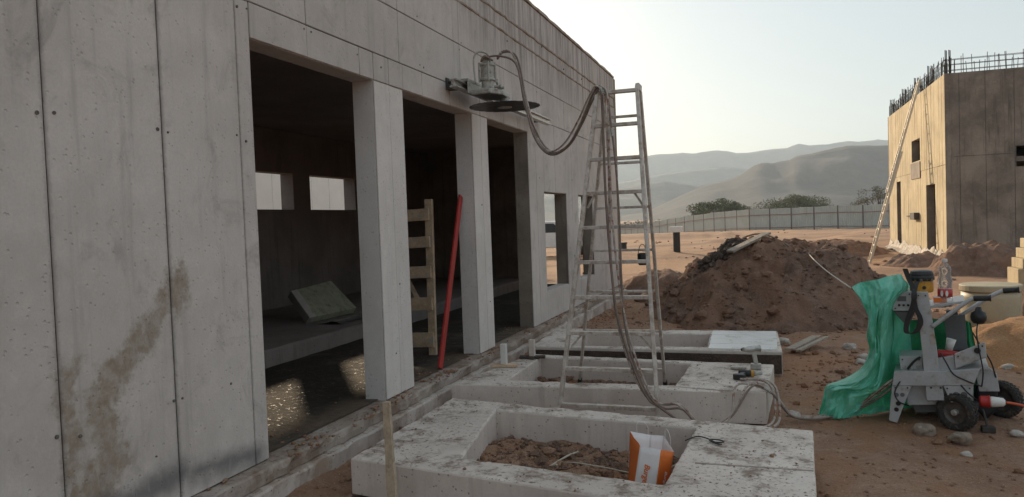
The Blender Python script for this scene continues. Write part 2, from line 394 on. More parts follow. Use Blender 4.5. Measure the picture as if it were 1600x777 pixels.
def hill_mat():
    s = N('hill_rock'); p = s.coord('world'); n1 = s.noise(p, .012, 7, .65); n2 = s.noise(p, .05, 6, .7)
    c = s.mix(s.rng(n1, .35, .65), (.058,.045,.038), (.09,.07,.058)); c = s.mix(s.math('MULTIPLY', s.rng(n2, .45, .7), .6), c, (.115,.093,.075))
    return s.fin(c, 1.0, s.bump(n2, 4.0, .4))
M['hill'] = hill_mat()

# ------------------------------------------------------------------ ground
HOLES = [(-1.97, -.50, 4.12, 5.30, .075), (-2.26, -.74, 6.42, 7.46, .06), (-2.16, -.66, 8.40, 9.30, .03)]
def gz(x, y):
    z = -.35*ss(35, 85, y) - 1.8*ss(95, 135, y)
    z -= .30*exp(-((x-3.4)**2 + (y-29.2)**2)/6.0)
    n = fbm(x*.9, y*.9, 3.0, 5)
    near = ss(30, 6, y)
    z += .030*n*near + .012*fbm(x*5, y*5, 1.0, 4)*near*ss(-.1, .4, x if x > -.1 else (-2.4-x if x < -2.4 else -.1)) 
    z += .085*ss(13, 25, y)*fbm(x*.45, y*.45, 8.0, 5)*ss(400, 150, y)
    if 14 < y < 80:
        for (yc, w, h, x0, x1) in ((55, 1.0, .55, -4, 30), (50, .8, .45, 1, 14), (46, .8, .42, -14, 9), (42, .7, .34, 2, 8), (38, .6, .34, -2, 6.5), (63, 1.4, .55, -20, 30), (70, 1.4, .5, -12, 30), (26.5, .6, .24, -9, 2.2), (30, .6, .28, 0, 2.6), (33, .6, .30, -10, -1), (22, .5, .22, 1.5, 4.2)):
            yy = yc + 1.6*nz(x*.15, yc) + .12*x
            z += h*exp(-((y-yy)/w)**2)*ss(x0-1.5, x0+1.5, x)*ss(x1+1.5, x1-1.5, x)*(.7+.6*nz(x*.9, y*.9, 4))
    if -3.2 < x < 1 and 3.5 < y < 10:
        for (x0, x1, y0, y1, h) in HOLES:
            if x0-.12 < x < x1+.12 and y0-.12 < y < y1+.12:
                k = min(ss(x0-.12, x0, x), ss(x1+.12, x1, x), ss(y0-.12, y0, y), ss(y1+.12, y1, y))
                z += k*(h*(1 - .45*ss(x0, x1, x)) + .055*fbm(x*3.1, y*3.1, 5, 5))
        if x < -2.5: z += .05*ss(-2.45, -2.8, x)*(1 + .8*fbm(x*4, y*4, 2, 3))
    if x > -.2 and 8 < y < 12: z += .05*ss(8, 9, y)*ss(12, 11, y)*max(0, fbm(x*2, y*2, 9, 4))
    return z
def axis(lo, hi, step, far0, far1, g=1.13):
    a = []; v = lo
    while v < hi: a.append(v); v += step
    out = list(a); d = step; v = hi
    while v < far1: out.append(v); d *= g; v += d
    out.append(far1); d = step; v = lo
    while True:
        d *= g; v -= d
        if v <= far0: break
        out.insert(0, v)
    out.insert(0, far0); return out
xs = axis(-3.2, 3.6, .045, -3000, 3000); ys = axis(2.6, 11.5, .05, -3000, 3000)
g = B(); g.grid([[Vector((x, y, gz(x, y))) for x in xs] for y in ys])
g.build('ground', M['ground'], smooth=True, kind='structure', origin=(0,0,0))

# ------------------------------------------------------------------ hills
RA = [(90,168),(250,150),(440,135),(510,140),(600,122),(680,125),(730,138),(820,132),(930,115),(1010,110),(1070,85),(1130,95),(1230,88),(1340,72),(1400,75),(1500,65),(1560,68)]
RB = [(90,300),(200,275),(330,250),(450,236),(560,222),(640,216),(720,216),(800,226),(900,240)]
RC = [(60,335),(160,320),(260,300),(340,290),(400,299),(520,316),(620,297),(700,283),(800,300),(900,320)]
RD = [(250,455),(380,392),(520,330),(620,300),(720,275),(790,232),(830,205),(870,188),(930,192),(1020,172),(1060,155),(1200,125),(1330,98),(1450,95),(1560,95)]
def topx(L, extl, extr): return extl + [(940 + a/3.478, 200 + b/3.478) for a, b in L] + extr
HILLS = [
 (topx(RA, [(-900,330),(-300,300),(300,270),(700,258)], [(1480,214),(1650,200),(1900,215),(2400,230),(3200,300)]), 2500, 520),
 (topx(RB, [(-700,355),(0,330),(500,310),(800,300)], [(1300,285),(1500,300)]), 1900, 380),
 (topx(RC, [(-600,372),(200,340),(700,318)], [(1300,310),(1500,318)]), 1350, 280),
 (topx(RD, [(800,350),(960,340)], [(1440,224),(1600,205),(1900,190),(2400,225),(3200,310)]), 950, 300)]
for k, (L, D, depth) in enumerate(HILLS):
    pts = []
    for (a, b), (c, d) in zip(L[:-1], L[1:]):
        n = max(2, int(abs(c-a)/7))
        for i in range(n):
            t = i/n; px = a+(c-a)*t; pts.append((px, b+(d-b)*t + 1.2*fbm(px*.05, k*7.0, 0, 4)))
    rows = []
    base = -4.0
    for t in [-.5, -.25, -.1, 0] + [(i/18)**1.1 for i in range(1, 19)]:
        row = []
        for (px, py) in pts:
            r = dep(px, min(py, 362), D); dirn = Vector((r.x, r.y, 0)).normalized()
            h = max(0.0, r.z - base)
            q = r - dirn*(t*depth)
            gl = fbm(q.x*.012 + 3*k, q.y*.012, k*3.0, 5); rg = 1 - abs(mn.noise(Vector((q.x*.02, q.y*.006, k*5.0))))*2
            if t >= 0: z = base - 6*t + h*((1-t)**1.25)*(1 + (.22*gl + .10*rg - .05)*min(1, t*3.0)*(1 - t*.5))
            else: z = base + h*(1 + 1.6*t)
            row.append(Vector((q.x, q.y, z if t >= 0 else max(base-4, z))))
        rows.append(row)
    B().grid(rows).build('hill', M['hill'], smooth=True, kind='structure', origin=(0,0,0))

hz = N('haze_air'); hz.n.remove(hz.b)
vol = hz.n.new('ShaderNodeVolumePrincipled'); vol.inputs['Color'].default_value = (.72,.86,1.0,1)
vol.inputs['Density'].default_value = .00026; vol.inputs['Anisotropy'].default_value = .35
hz.link(vol.outputs[0], hz.out.inputs['Volume'])
B().box(-3060, 3060, -3060, 3060, -14, 330).build('haze', hz.m, kind='stuff', origin=(0,0,0))

# ------------------------------------------------------------------ main building
main = empty('concrete_building', (-5.3, 6.5, 0), 'unfinished grey concrete building with three open doorways and formwork joints', 'building')
XF = -3.0; SK = .014; ZS = .25; ZL = 2.894; ZJ = 3.12; ZT = 4.66
def core(y0, y1, z0, z1, mat='facade'):
    B().box(-3.2, XF-SK-.003, y0, y1, z0, z1).build('wall', M[mat], main)
    B().box(XF-SK-.002, XF-SK+.002, y0+.012, y1-.012, z0+.012, z1-.012).build('joint_backing', M['core'], main)
GAP = .004
def panel(y0, y1, z0, z1, off=0.0, thick=SK, mat='facade'):
    # an individual formwork panel face, slightly uneven edges
    o = random.uniform(-.0025, .0025) + off
    B().box(XF-thick, XF+o, y0+GAP, y1-GAP, z0+GAP, z1-GAP).build('panel', M[mat], main, bevel=.004, seg=1)
D = [(3.97,5.53),(6.05,7.69),(8.17,9.72)]
WN = [(10.42,11.70),(12.49,13.60)]; WZ = (.68, 2.11)
YE = 16.0; Y0 = -4.0
core(Y0, D[0][0], 0, ZT); core(D[0][1], D[1][0], 0, ZL, 'pillar'); core(D[1][1], D[2][0], 0, ZL, 'pillar')
core(D[0][0], D[2][1], ZL, ZT)
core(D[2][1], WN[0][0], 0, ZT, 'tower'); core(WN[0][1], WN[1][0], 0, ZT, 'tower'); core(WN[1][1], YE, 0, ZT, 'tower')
for a, b in WN: core(a, b, 0, WZ[0]); core(a, b, WZ[1], ZT)
JL = [Y0,-1.7,-.26,.43,1.13,1.82,2.52,3.21,3.835,3.97]
for a, b in zip(JL[:-1], JL[1:]): panel(a, b, .262, ZJ)
panel(5.53, 5.79, .262, ZL+.001, mat='pillar'); panel(5.79, 6.05, .262, ZL+.001, -.001, mat='pillar')
panel(7.69, 7.95, .262, ZL+.001, mat='pillar'); panel(7.95, 8.17, .262, ZL+.001, -.001, mat='pillar')
JQ = [3.97,4.59,5.31,5.53,5.79,6.05,6.45,7.10,7.69,7.95,8.17,8.75,9.3,9.72]
for a, b in zip(JQ[:-1], JQ[1:]): panel(a, b, ZL, ZJ)
for a, b in ((9.72,10.06),(10.06,10.42)): panel(a, b, .262, ZJ)
for a, b in ((11.70,12.08),(12.08,12.49)): panel(a, b, .262, ZJ)
for a, b in ((13.60,14.05),(14.05,14.6),(14.6,15.15),(15.15,15.65),(15.65,YE)): panel(a, b, .262, ZJ)
for a, b in WN:
    m = (a+b)/2; panel(a, m, WZ[1], ZJ); panel(m, b, WZ[1], ZJ); panel(a, b, .262, WZ[0])
for z0, z1, J, off in ((ZJ, 3.575, [Y0,-1.5,.4,2.5,4.59,6.0,7.40,8.8,10.2,11.7,13.09,14.5,YE], 0), (3.575, 4.03, [Y0,-1.5,.4,2.5,4.59,6.0,7.40,8.15,8.9,9.55,10.2,10.95,11.7,13.09,14.5,YE], -.001),
                       (4.03, 4.23, [Y0,-2,0,2.2,4.3,6.3,8.4,10.56,11.8,13.09,14.6,YE], -.005), (4.23, ZT, [Y0,-2,0,2.2,4.3,6.3,8.4,10.56,13.09,YE], 0)):
    for a, b in zip(J[:-1], J[1:]): panel(a, b, z0, z1, off)
# rough coping along the roof edge
cp = B(); n = 150
rows = []
for i in range(n+1):
    y = Y0 + (YE+.02-Y0)*i/n; e = .012*fbm(y*2.3, 0, 0, 4)
    rows.append([Vector((-3.24, y, ZT-.02)), Vector((-3.24, y, ZT+.05+e)), Vector((-2.985+e*.5, y, ZT+.045+e)), Vector((-2.982+e*.5, y, ZT+.003)), Vector((-3.1, y, ZT+.002))])
cp.grid(rows); cp.build('coping', M['plinth'], main)
for zz, y0_, y1_, sd_ in ((4.03, 6.0, YE, 2), (4.23, 7.0, YE, 5)):
    rows = []
    for i in range(260):
        y = y0_ + (y1_-y0_)*i/259; a = .010 + .012*fbm(y*6, sd_, 0, 4); b = .016*fbm(y*4, sd_, 3, 4)
        rows.append([Vector((XF-.01, y, zz+.022+b)), Vector((XF+max(.001, a), y, zz+.008+b*.6)), Vector((XF+max(.001, a*.8), y, zz-.008+b*.6)), Vector((XF-.01, y, zz-.02+b))])
    B().grid(rows).build('seam', M['plinth'], main)
# tie holes left by the formwork
for (y, z, r) in ((2.485,2.25,.014),(2.57,2.26,.012),(3.175,2.25,.014),(3.245,2.24,.009),(3.80,2.28,.010),(3.885,2.25,.012),(3.19,.815,.012),(3.25,.815,.010),(3.64,.81,.011),(2.49,.82,.015),(2.61,.79,.013),(3.05,.56,.007),
                  (3.86,3.06,.013),(3.95,3.07,.008),(4.56,3.085,.011),(4.65,3.085,.010),(5.28,3.05,.008),(5.66,3.02,.013),(5.84,1.2,.008),(5.72,.62,.010),(6.5,3.17,.014),(6.42,3.18,.009),(7.4,3.52,.012),(7.46,3.60,.010),(6.4,3.62,.012),(7.9,1.9,.012),(8.05,.8,.010),
                  (10.2,2.3,.016),(12.1,2.35,.016),(12.1,1.1,.02),(14.1,2.3,.02),(10.2,3.5,.016),(10.56,4.2,.02),(11.8,4.1,.02),(13.05,4.15,.02),(9.0,3.95,.02)):
    B().lathe((XF-.013, y, z), (1,0,0), [(r*.72,.0),(r*.68,.0166),(.0001,.0167)], 9).build('tie_hole', M['core'], main)
# slab, plinth
def rough_strip(name, x0, x1, z0, z1, y0, y1, amp, mat, step=.05):
    rows = []; n = int((y1-y0)/step)
    for i in range(n+1):
        y = y0 + (y1-y0)*i/n; a = amp*fbm(y*5.0, z0*30, 1, 4); b = amp*fbm(y*5.0, z0*30, 7, 4)
        rows.append([Vector((x0, y, z0)), Vector((x1+a, y, z0)), Vector((x1+a*1.1, y, (z0+z1)/2)), Vector((x1+b-.004, y, z1-.012)), Vector((x1-.014+b, y, z1+b*.25)), Vector((x1-.07, y, z1+b*.2+.002)), Vector((x0, y, z1+.002))])
    s = B(); s.grid(rows); s.add(rows[0], [tuple(range(7))]); s.add(rows[-1], [tuple(range(6, -1, -1))])
    return s.build(name, mat, main)
rough_strip('slab_edge', -3.21, -2.905, .168, .256, Y0, YE+.1, .032, M['plinth'])
rough_strip('foundation', -3.2, -2.845, -.15, .160, Y0, YE+.15, .030, M['foundation'])
fl = B()
fx = axis(-7.4, -3.0, .06, -7.5, -2.99); fy = [3 + .07*i for i in range(int(13/.07)+1)]
fl.grid([[Vector((x, y, .262 + .0045*fbm(x*3, y*3, 4, 3) + .006*ss(-3.25,-3.1,x))) for x in fx if -7.45 <= x <= -3.06] for y in fy])
fl.build('floor', M['wet'], main, smooth=True)
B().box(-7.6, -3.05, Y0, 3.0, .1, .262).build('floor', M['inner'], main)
pl = B(); rows = []
for i in range(131):
    y = 3 + .1*i; a = .012*fbm(y*3, 0, 3, 4)
    rows.append([Vector((-4.98+a, y, .2)), Vector((-4.985+a, y, .42+a*.5)), Vector((-5.01+a, y, .445)), Vector((-5.5, y, .45+.01*nz(y,1))), Vector((-7.5, y, .45))])
pl.grid(rows); pl.build('platform', M['inner'], main)
# back wall with two window openings, ends, roof
BW = [(9.85,11.02),(11.52,13.06)]; BZ = (2.04, 2.65)
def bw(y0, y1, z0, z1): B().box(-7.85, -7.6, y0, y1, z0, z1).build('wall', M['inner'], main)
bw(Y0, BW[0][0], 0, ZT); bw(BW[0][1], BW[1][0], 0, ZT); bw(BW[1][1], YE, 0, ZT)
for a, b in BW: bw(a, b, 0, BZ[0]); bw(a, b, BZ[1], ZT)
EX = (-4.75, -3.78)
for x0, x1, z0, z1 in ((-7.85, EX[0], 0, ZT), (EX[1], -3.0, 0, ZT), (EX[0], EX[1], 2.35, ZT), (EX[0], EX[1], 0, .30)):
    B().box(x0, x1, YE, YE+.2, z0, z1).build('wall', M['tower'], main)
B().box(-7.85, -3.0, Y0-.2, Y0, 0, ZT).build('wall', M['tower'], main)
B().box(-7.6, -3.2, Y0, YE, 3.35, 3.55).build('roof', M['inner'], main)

# neighbouring pale panel wall seen through the back windows
nb = empty('panel_wall', (-12.4, 18, 0), 'pale panelled wall standing beyond the two rear window openings', 'wall')
for i in range(26):
    y = 6 + i*.92
    B().box(-12.55, -12.4+random.uniform(-.004,.004), y+.006, y+.914, -.1, 3.6).build('panel', M['far_wall'], nb, bevel=.004, seg=1)
B().box(-12.6, -12.44, 6, 29.92, -.1, 3.55).build('backing', M['core'], nb)

# ------------------------------------------------------------------ the three concrete frames
def ring(name, O, I, z0, z1, label, mat, zin=-.05, amp=.006, bev=.012, m=44, dz=None, round_=None):
    def loop(C, z, inset, a=amp, sd=0, chip=0):
        c = Vector((sum(p[0] for p in C)/4, sum(p[1] for p in C)/4, 0)); out = []
        for i in range(4):
            p = Vector((C[i][0], C[i][1], 0)); q = Vector((C[(i+1) % 4][0], C[(i+1) % 4][1], 0))
            d = (q-p).normalized(); nrm = Vector((d.y, -d.x, 0))
            for k in range(m):
                t = k/m; s = p + (q-p)*t
                e = a*fbm(s.x*6, s.y*6, z*9+sd, 4)*min(1, 8*t, 8*(1-t)+.1)
                ch = chip*max(0, fbm(s.x*4.5+sd, s.y*4.5, 11, 4)-.22)
                w = s + nrm*(e - inset - (ch if inset >= 0 else -ch))
                if k == 0:
                    pd = (p - Vector((C[i-1][0], C[i-1][1], 0))).normalized(); w = p - nrm*inset - Vector((pd.y, -pd.x, 0))*inset
                if round_ and i in round_:
                    pass
                zz = z + (dz(w.x, w.y) if dz else 0) + (a*.5*fbm(s.x*8, s.y*8, 3, 3) if z > z0 else 0) - ch*.35
                out.append(Vector((w.x, w.y, zz)))
        return out
    L = [loop(O, z0, 0), loop(O, (z0+z1)/2, 0), loop(O, z1-bev, 0), loop(O, z1-bev*.3, bev*.35, chip=.045), loop(O, z1, bev, chip=.07), loop(I, z1, -bev, sd=4, chip=.06), loop(I, z1-bev*.4, -bev*.3, sd=4, chip=.04), loop(I, z1-bev*1.3, 0, sd=4), loop(I, zin, 0, sd=4), loop(O, z0, .1)]
    n = 4*m; s = B()
    fs = [(i*n+k, i*n+(k+1) % n, (i+1)*n+(k+1) % n, (i+1)*n+k) for i in range(len(L)-1) for k in range(n)]
    s.add([p for l in L for p in l], fs)
    return s.build(name, mat, label=label, cat='plinth', group='cast concrete plinths before the doorways')
# corners run counter-clockwise from the front left
f1 = ring('concrete_plinth', [(-2.48,4.07),(.19,3.60),(.26,5.24),(-2.48,5.67)], [(-1.80,4.22),(-.55,4.02),(-.48,5.16),(-1.99,5.38)], .045, .27,
     'speckled rectangular concrete plinth with the orange paper bag in its soil-filled hole', M['block'])
f2 = ring('concrete_plinth', [(-2.70,6.17),(-.03,6.30),(.04,7.46),(-2.42,7.72)], [(-2.26,6.41),(-.76,6.43),(-.72,7.41),(-2.27,7.56)], .01, .27,
     'rectangular concrete plinth with the step ladder standing in its opening and tools on its end', M['block'])
f3 = ring('concrete_plinth', [(-2.60,8.25),(.13,8.22),(.10,9.62),(-2.67,9.67)], [(-2.15,8.34),(-.64,8.42),(-.67,9.39),(-2.17,9.26)], .01, .262,
     'rectangular concrete plinth with smooth pale strips on its end next to the big dirt mound', M['block'])
M['strip'] = simple('smooth_pale_concrete', (.68,.665,.64), .06, 5, .35, .1, dirt=(.36,.33,.29), dirt_amt=(.6,.75), coords='world')
for i in range(4):
    t0, t1 = i/4, (i+1)/4
    y0 = 8.27 + t0*1.28; y1 = 8.27 + t1*1.28
    B().box(-.62 - .01*i, .085, y0+.004, y1-.004, .255, .273+.001*(i % 2)).build('strip', M['strip'], f3, bevel=.003, seg=1)
B().prism([(-2.59,8.222,.03),(.12,8.192,.03),(.12,8.192,.225),(-2.59,8.222,.225)], (0,.02,0)).build('front_plate', M['clod'], f3)  # dark brown plate added across the front face of this plinth
B().box(-.42, .215, 4.40, 4.412, .262, .2745).build('cast_line', M['plinth'], f1)

# ------------------------------------------------------------------ mounds
def mound(name, cx, cy, rx, ry, h, mat, label, cat='dirt mound', p0=.42, seed=0, n=110, rough=.12, group=None, jag=1.0, clods=0):
    def zf(x, y):
        u = (x-cx)/rx; v = (y-cy)/ry
        r = sqrt(u*u+v*v) + .20*fbm(u*1.5+seed, v*1.5, seed, 4)
        lin = min(1.0, max(0.0, (1.06-r)/(1.06-p0))); k = .55*lin + .45*ss(0, 1, lin)
        rid = 1 - 2*abs(mn.noise(Vector((x*1.9, y*1.9, seed+4))))
        z = h*k*(1 + rough*fbm(x*1.3, y*1.3, seed+2, 4)) + jag*min(1, k*3)*(.075*rid*h + .055*fbm(x*4.2, y*4.2, seed, 5) + .03*abs(fbm(x*13, y*13, seed, 4)))
        return gz(x, y) - .06*(1-ss(0, .06, k)) + z, k
    rows = [[Vector((cx-1.35*rx+2.7*rx*i/n, cy-1.35*ry+2.7*ry*j/n, 0)) for i in range(n+1)] for j in range(n+1)]
    for r_ in rows:
        for q in r_: q.z = zf(q.x, q.y)[0]
    o = B().grid(rows).build(name, mat, smooth=True, label=label, cat=cat, group=group)
    if clods:
        rnd = random.Random(int(seed*10)); c_ = B(); k_ = 0
        while k_ < clods:
            x = cx + rnd.uniform(-1.2,1.2)*rx; y = cy + rnd.uniform(-1.2,.6)*ry; z, k = zf(x, y)
            if k < .01 and rnd.random() < .6: continue
            r = rnd.uniform(.008,.03)*(1 + 2.6*(rnd.random() < .10)); c_.lump((x, y, z+r*.2), r, k_, (1, rnd.uniform(.7,1.2), .75), .6, 1); k_ += 1
        cl_ = c_.build('clods', mat, o); cl_['kind'] = 'stuff'; cl_.matrix_parent_inverse = Matrix.Translation(o.location).inverted()
    return o, zf
_, mz = mound('dirt_mound', .06, 13.6, 2.08, 2.4, 1.04, M['mound'], 'large brown dirt mound heaped behind the concrete plinths', seed=1.3, n=190, p0=.34, jag=1.8, clods=1400)
cl = B()
for i in range(170):
    a = random.uniform(0, 2*pi); r = random.random()**.7
    x = -.70 + .36*r*cos(a); y = 13.15 + .35*r*sin(a)
    cl.lump((x, y, mz(x, y)[0] + .12*(1-r) + random.uniform(-.03,.02)), random.uniform(.025,.075), i, jag=.8, sub=1)
cl.build('clod_heap', M['clod'], label='dark clods of damp soil piled on top of the dirt mound', cat='clods')
mound('sand_mound', 2.95, 9.7, 1.1, .9, .36, M['sand'], 'small orange sand mound between power pack and tan barrel', 'sand mound', seed=5, n=60, jag=.4)
mound('dirt_mound', 5.1, 21.4, 1.4, 1.1, .62, M['mound'], 'low clumpy brown dirt heap before the shaded tower wall', seed=9, n=80, jag=1.8)
mound('dirt_mound', -2.2, 16.9, 1.0, 1.3, .45, M['mound'], 'low brown soil pile past the far corner of the doorway building', seed=12, n=60)
mound('dirt_mound', 2.6, 33, 1.9, 1.6, .42, M['mound'], 'flat brown soil heap behind the foot of the long ladder', seed=15, n=60, jag=1.6)
mound('dirt_mound', 4.1, 24.4, .9, .9, .30, M['mound'], 'small soil pile at the corner of the rebar-topped tower', seed=19, n=50, jag=1.6)

# rubble and crumbs
rb = B(); k = 0
while k < 4200:
    x = random.uniform(-3, 5.5); y = random.uniform(3, 15)**1.0
    if x < .1 and 3.5 < y < 9.8 and random.random() < .55: continue
    if fbm(x*.8, y*.8, 2, 3) < random.uniform(-.5, .6): continue
    if x < -2.55: continue
    inside = False
    for O in ((-2.5,.27,3.6,5.7),(-2.7,.05,6.15,7.75),(-2.65,.14,8.2,9.7)):
        if O[0] < x < O[1] and O[2] < y < O[3]: inside = True
    if inside: continue
    r = random.uniform(.004, .016)*(1 + 2.2*(random.random() < .06)); rb.lump((x, y, gz(x, y)+r*.3), r, k, (1, random.uniform(.6,1.2), .7), .5, 0); k += 1
for i in range(1500):
    x = random.uniform(.15, 4.0); y = random.uniform(7.5, 13.0)
    if fbm(x*1.1, y*1.1, 7, 3) < random.uniform(-.4,.5): continue
    r = random.uniform(.006,.03)*(1 + 1.5*(random.random() < .06)); rb.lump((x, y, gz(x, y)+r*.25), r, i, (1, random.uniform(.6,1.3), .65), .6, 1 if r > .025 else 0)
for (x0, x1, y0, y1, h) in HOLES:
    for i in range(520):
        x = random.uniform(x0+.03, x1-.03); y = random.uniform(y0+.03, y1-.03); r = random.uniform(.006,.022)*(1+1.6*(random.random()<.08))
        rb.lump((x, y, gz(x, y)+r*.2), r, i, (1,1,.7), .6, 0)
for i in range(500):
    x = random.uniform(-2.83,-2.5); y = random.uniform(3.3, 15); r = random.uniform(.006,.03); rb.lump((x, y, gz(x,y)+r*.2), r, i, (1,1,.7), .6, 0)
for i in range(900):
    x = random.uniform(-3.02,-2.86) if i % 3 else random.uniform(-3.4,-3.0); y = random.uniform(3.4, 13)
    if x < -3.0 and not any(a+.03 < y < b-.03 for a, b in D): continue
    if fbm(x*2, y*2.2, 3, 3) < .0: continue
    r = random.uniform(.004,.018); rb.lump((x, y, (.262 if x < -2.95 else .258)+r*.3), r, i, (1,1.2,.6), .6, 0)
fd = B()
for i in range(900):
    y = 15 + 55*random.random()**1.4; x = random.uniform(-.22*y-1, .16*y+1)
    if fbm(x*.5, y*.3, 6, 3) < random.uniform(-.3,.5) or (x > 5 and 25 < y < 38) or (x < -2.7 and y < 16.8): continue
    r = random.uniform(.015,.07)*(1 + 1.6*(random.random() < .05)); fd.lump((x, y, gz(x, y)+r*.2), r, i, (random.uniform(.8,1.8),1,.6), .6, 1)
fd.build('site_debris', M['mound'], kind='stuff', label='scattered clods and debris over the sandy ground towards the fence', cat='debris')
hs = B()
for (x0, x1, y0, y1, h) in HOLES:
    for i in range(420):
        x = random.uniform(x0+.02, x1-.02); y = random.uniform(y0+.02, y1-.02); r = random.uniform(.008,.026)*(1+1.4*(random.random()<.1)); hs.lump((x, y, gz(x, y)+r*.15), r, i, (1,random.uniform(.7,1.3),.7), .7, 1)
hs.build('soil_clods', M['mound'], kind='stuff', label='brown soil clods filling the openings of the concrete plinths', cat='soil')
rb.build('rubble', M['ground'], kind='stuff', label='small soil crumbs and gravel strewn over the site', cat='rubble')
cr = B()
for i in range(480):
    f = random.choice((0,0,1,1,1,2))
    x = random.uniform(-2.45, .2); y = random.uniform((3.75,6.25,8.28)[f], (5.6,7.66,9.6)[f])
    x0, x1, y0, y1, h = HOLES[f]
    if x0-.06 < x < x1+.06 and y0-.10 < y < y1+.10: continue
    if f == 0 and (y < 4.02 - .176*(x+2.48)+.05 or y > 5.6 - .157*(x+2.48)): continue
    if f == 1 and (x > -.04 or y > 7.66-.1*(x+2.42)): continue
    if f == 2 and (x > -.6): continue
    r = random.uniform(.003,.009)*(1+1.4*(random.random()<.06)); cr.lump((x, y, .272+r*.35), r, i, (1,random.uniform(.6,1.3),.55), .6, 0)
cr.build('crumbs', M['ground'], kind='stuff', label='brown mud crumbs lying on the concrete plinth tops', cat='crumbs')
# single stones that stand out
def stone(p, r, sq, m, label, grp=None, sd=0):
    B().lump((p[0], p[1], p[2] + r*sq[2]*.55), r, sd, sq, .45, 2).build('stone', m, smooth=True, label=label, cat='stone', group=grp)
a = atz(1443,678,0); stone(a, .07, (1.1,.9,.75), M['stone'], 'brown fist-sized stone on the soil left of the near tyre', sd=3)
a = atz(1499,690,0); stone(a, .075, (1.1,.8,.6), M['stone'], 'rounded brown stone wedged against the near tyre front', sd=5)
G = 'loose pale stones on the soil'
for i, (px, py, r) in enumerate(((1224,540,.09),(1350,560,.07),(1574,577,.06),(1586,571,.06),(1590,682,.05),(1328,545,.08),(1135,505,.07),(1240,650,.05),(1345,575,.06),(1510,708,.035))):
    q = atz(px, py, 0); stone(Vector((q.x, q.y, gz(q.x,q.y))), r, (1,.8,.6), M['pale_stone'], 'loose pale stone lying on the brown soil', G, 11+i)

# ------------------------------------------------------------------ step ladder
lad = empty('step_ladder', (-1.3, 6.6, 0), 'dusty aluminium step ladder standing astride the middle concrete plinth', 'ladder')
FB = [Vector((-1.64, 5.85, .02)), Vector((-.82, 5.83, .02))]; FT = [Vector((-1.335, 6.40, 2.80)), Vector((-1.0, 6.40, 2.80))]
RB_ = [Vector((-1.80, 7.30, .07)), Vector((-.955, 7.30, .07))]; RT = [Vector((-1.28, 6.47, 2.76)), Vector((-.985, 6.47, 2.76))]
for b, t in zip(FB, FT):
    B().beam(b, t, .028, .062, (1,0,0)).build('stile', M['alu'], lad, bevel=.004)
    d = (t-b).normalized(); B().beam(b - d*.015, b + d*.05, .036, .07, (1,0,0)).build('foot', M['grip'], lad)
for b, t in zip(RB_, RT):
    B().beam(b, t, .026, .05, (1,0,0)).build('stile', M['alu'], lad, bevel=.004)
    d = (t-b).normalized(); B().beam(b - d*.015, b + d*.05, .034, .06, (1,0,0)).build('foot', M['grip'], lad)
def lerp(a, b, t): return a + (b-a)*t
for i in range(10):
    t = 1 - .012 - i*.1025
    p, q = lerp(FB[0], FT[0], t), lerp(FB[1], FT[1], t)
    B().beam(p, q, .03, .052, (0,0,1)).build('rung', M['alu'], lad, bevel=.004)
    if i in (3, 7):
        for a, c in ((p, q), (q, p)):
            B().beam(lerp(a, c, .02) + Vector((0,.02,-.12)), lerp(a, c, .16) + Vector((0,.02,-.01)), .008, .018, (0,1,0)).build('brace', M['alu'], lad)
for i in range(7):
    t = .93 - i*.145
    p, q = lerp(RB_[0], RT[0], t), lerp(RB_[1], RT[1], t)
    B().beam(p, q, .022, .03, (0,0,1)).build('rear_bar', M['alu'], lad, bevel=.003)
for s_ in (0, 1): B().beam(FT[s_] + Vector((0,.0,.0)), RT[s_]+Vector((0,0,.02)), .034, .06, (1,0,0)).build('hinge', M['alu'], lad, bevel=.004)
q = aty(1004, 404, 6.25)
pk = B(); pk.lathe(q + Vector((0,0,-.055)), (0,0,1), [(.001,0),(.03,.0),(.042,.02),(.042,.09),(.036,.10),(.034,.09),(.034,.02)], 14)
pk.tube(catmull([q+Vector((-.036,0,.04)), q+Vector((-.02,0,.10)), q+Vector((0,0,.118)), q+Vector((.02,0,.10)), q+Vector((.036,0,.04))], 4), .003, 5)
pk.build('hanging_cup', M['black'], smooth=True, label='small black cup hanging from a step ladder rung', cat='cup')

# ------------------------------------------------------------------ wall saw on its track
trk = empty('saw_track', (-2.88, 8.6, 3.05), 'pale metal saw track bolted along the lintel above the doorways', 'track')
rl = B(); rl.box(-2.90, -2.82, 6.87, 10.30, 3.035, 3.05); rl.box(-2.90, -2.82, 6.87, 10.30, 3.10, 3.115); rl.box(-2.87, -2.85, 6.87, 10.30, 3.05, 3.10)
rl.build('rail', M['rail'], trk, bevel=.002)
for y in (7.05, 8.45, 9.9):
    b_ = B(); b_.box(-2.998, -2.90, y-.05, y+.05, 3.04, 3.06); b_.box(-2.998, -2.985, y-.05, y+.05, 3.06, 3.16); b_.cyl((-2.985,y,3.12),(-2.96,y,3.12),.014,None,6)
    b_.build('bracket', M['dark_metal'], trk)
SX, SY = -2.66, 7.30
saw = empty('wall_saw', (SX, SY, 2.9), 'hydraulic wall saw with dark round blade riding on the track', 'saw')
cg = B(); cg.box(-2.935, -2.785, 7.08, 7.66, 3.118, 3.15); cg.box(-2.80, -2.785, 7.08, 7.66, 3.0, 3.118); cg.build('carriage', M['saw'], saw, bevel=.006)
gb = B(); gb.prism([(SX-.13,SY-.15,2.99),(SX+.08,SY-.17,2.99),(SX+.16,SY+.02,2.99),(SX+.14,SY+.30,2.99),(SX-.02,SY+.36,2.99),(SX-.13,SY+.2,2.99)], (0,0,.055)); gb.build('gearbox', M['saw'], saw, bevel=.012)
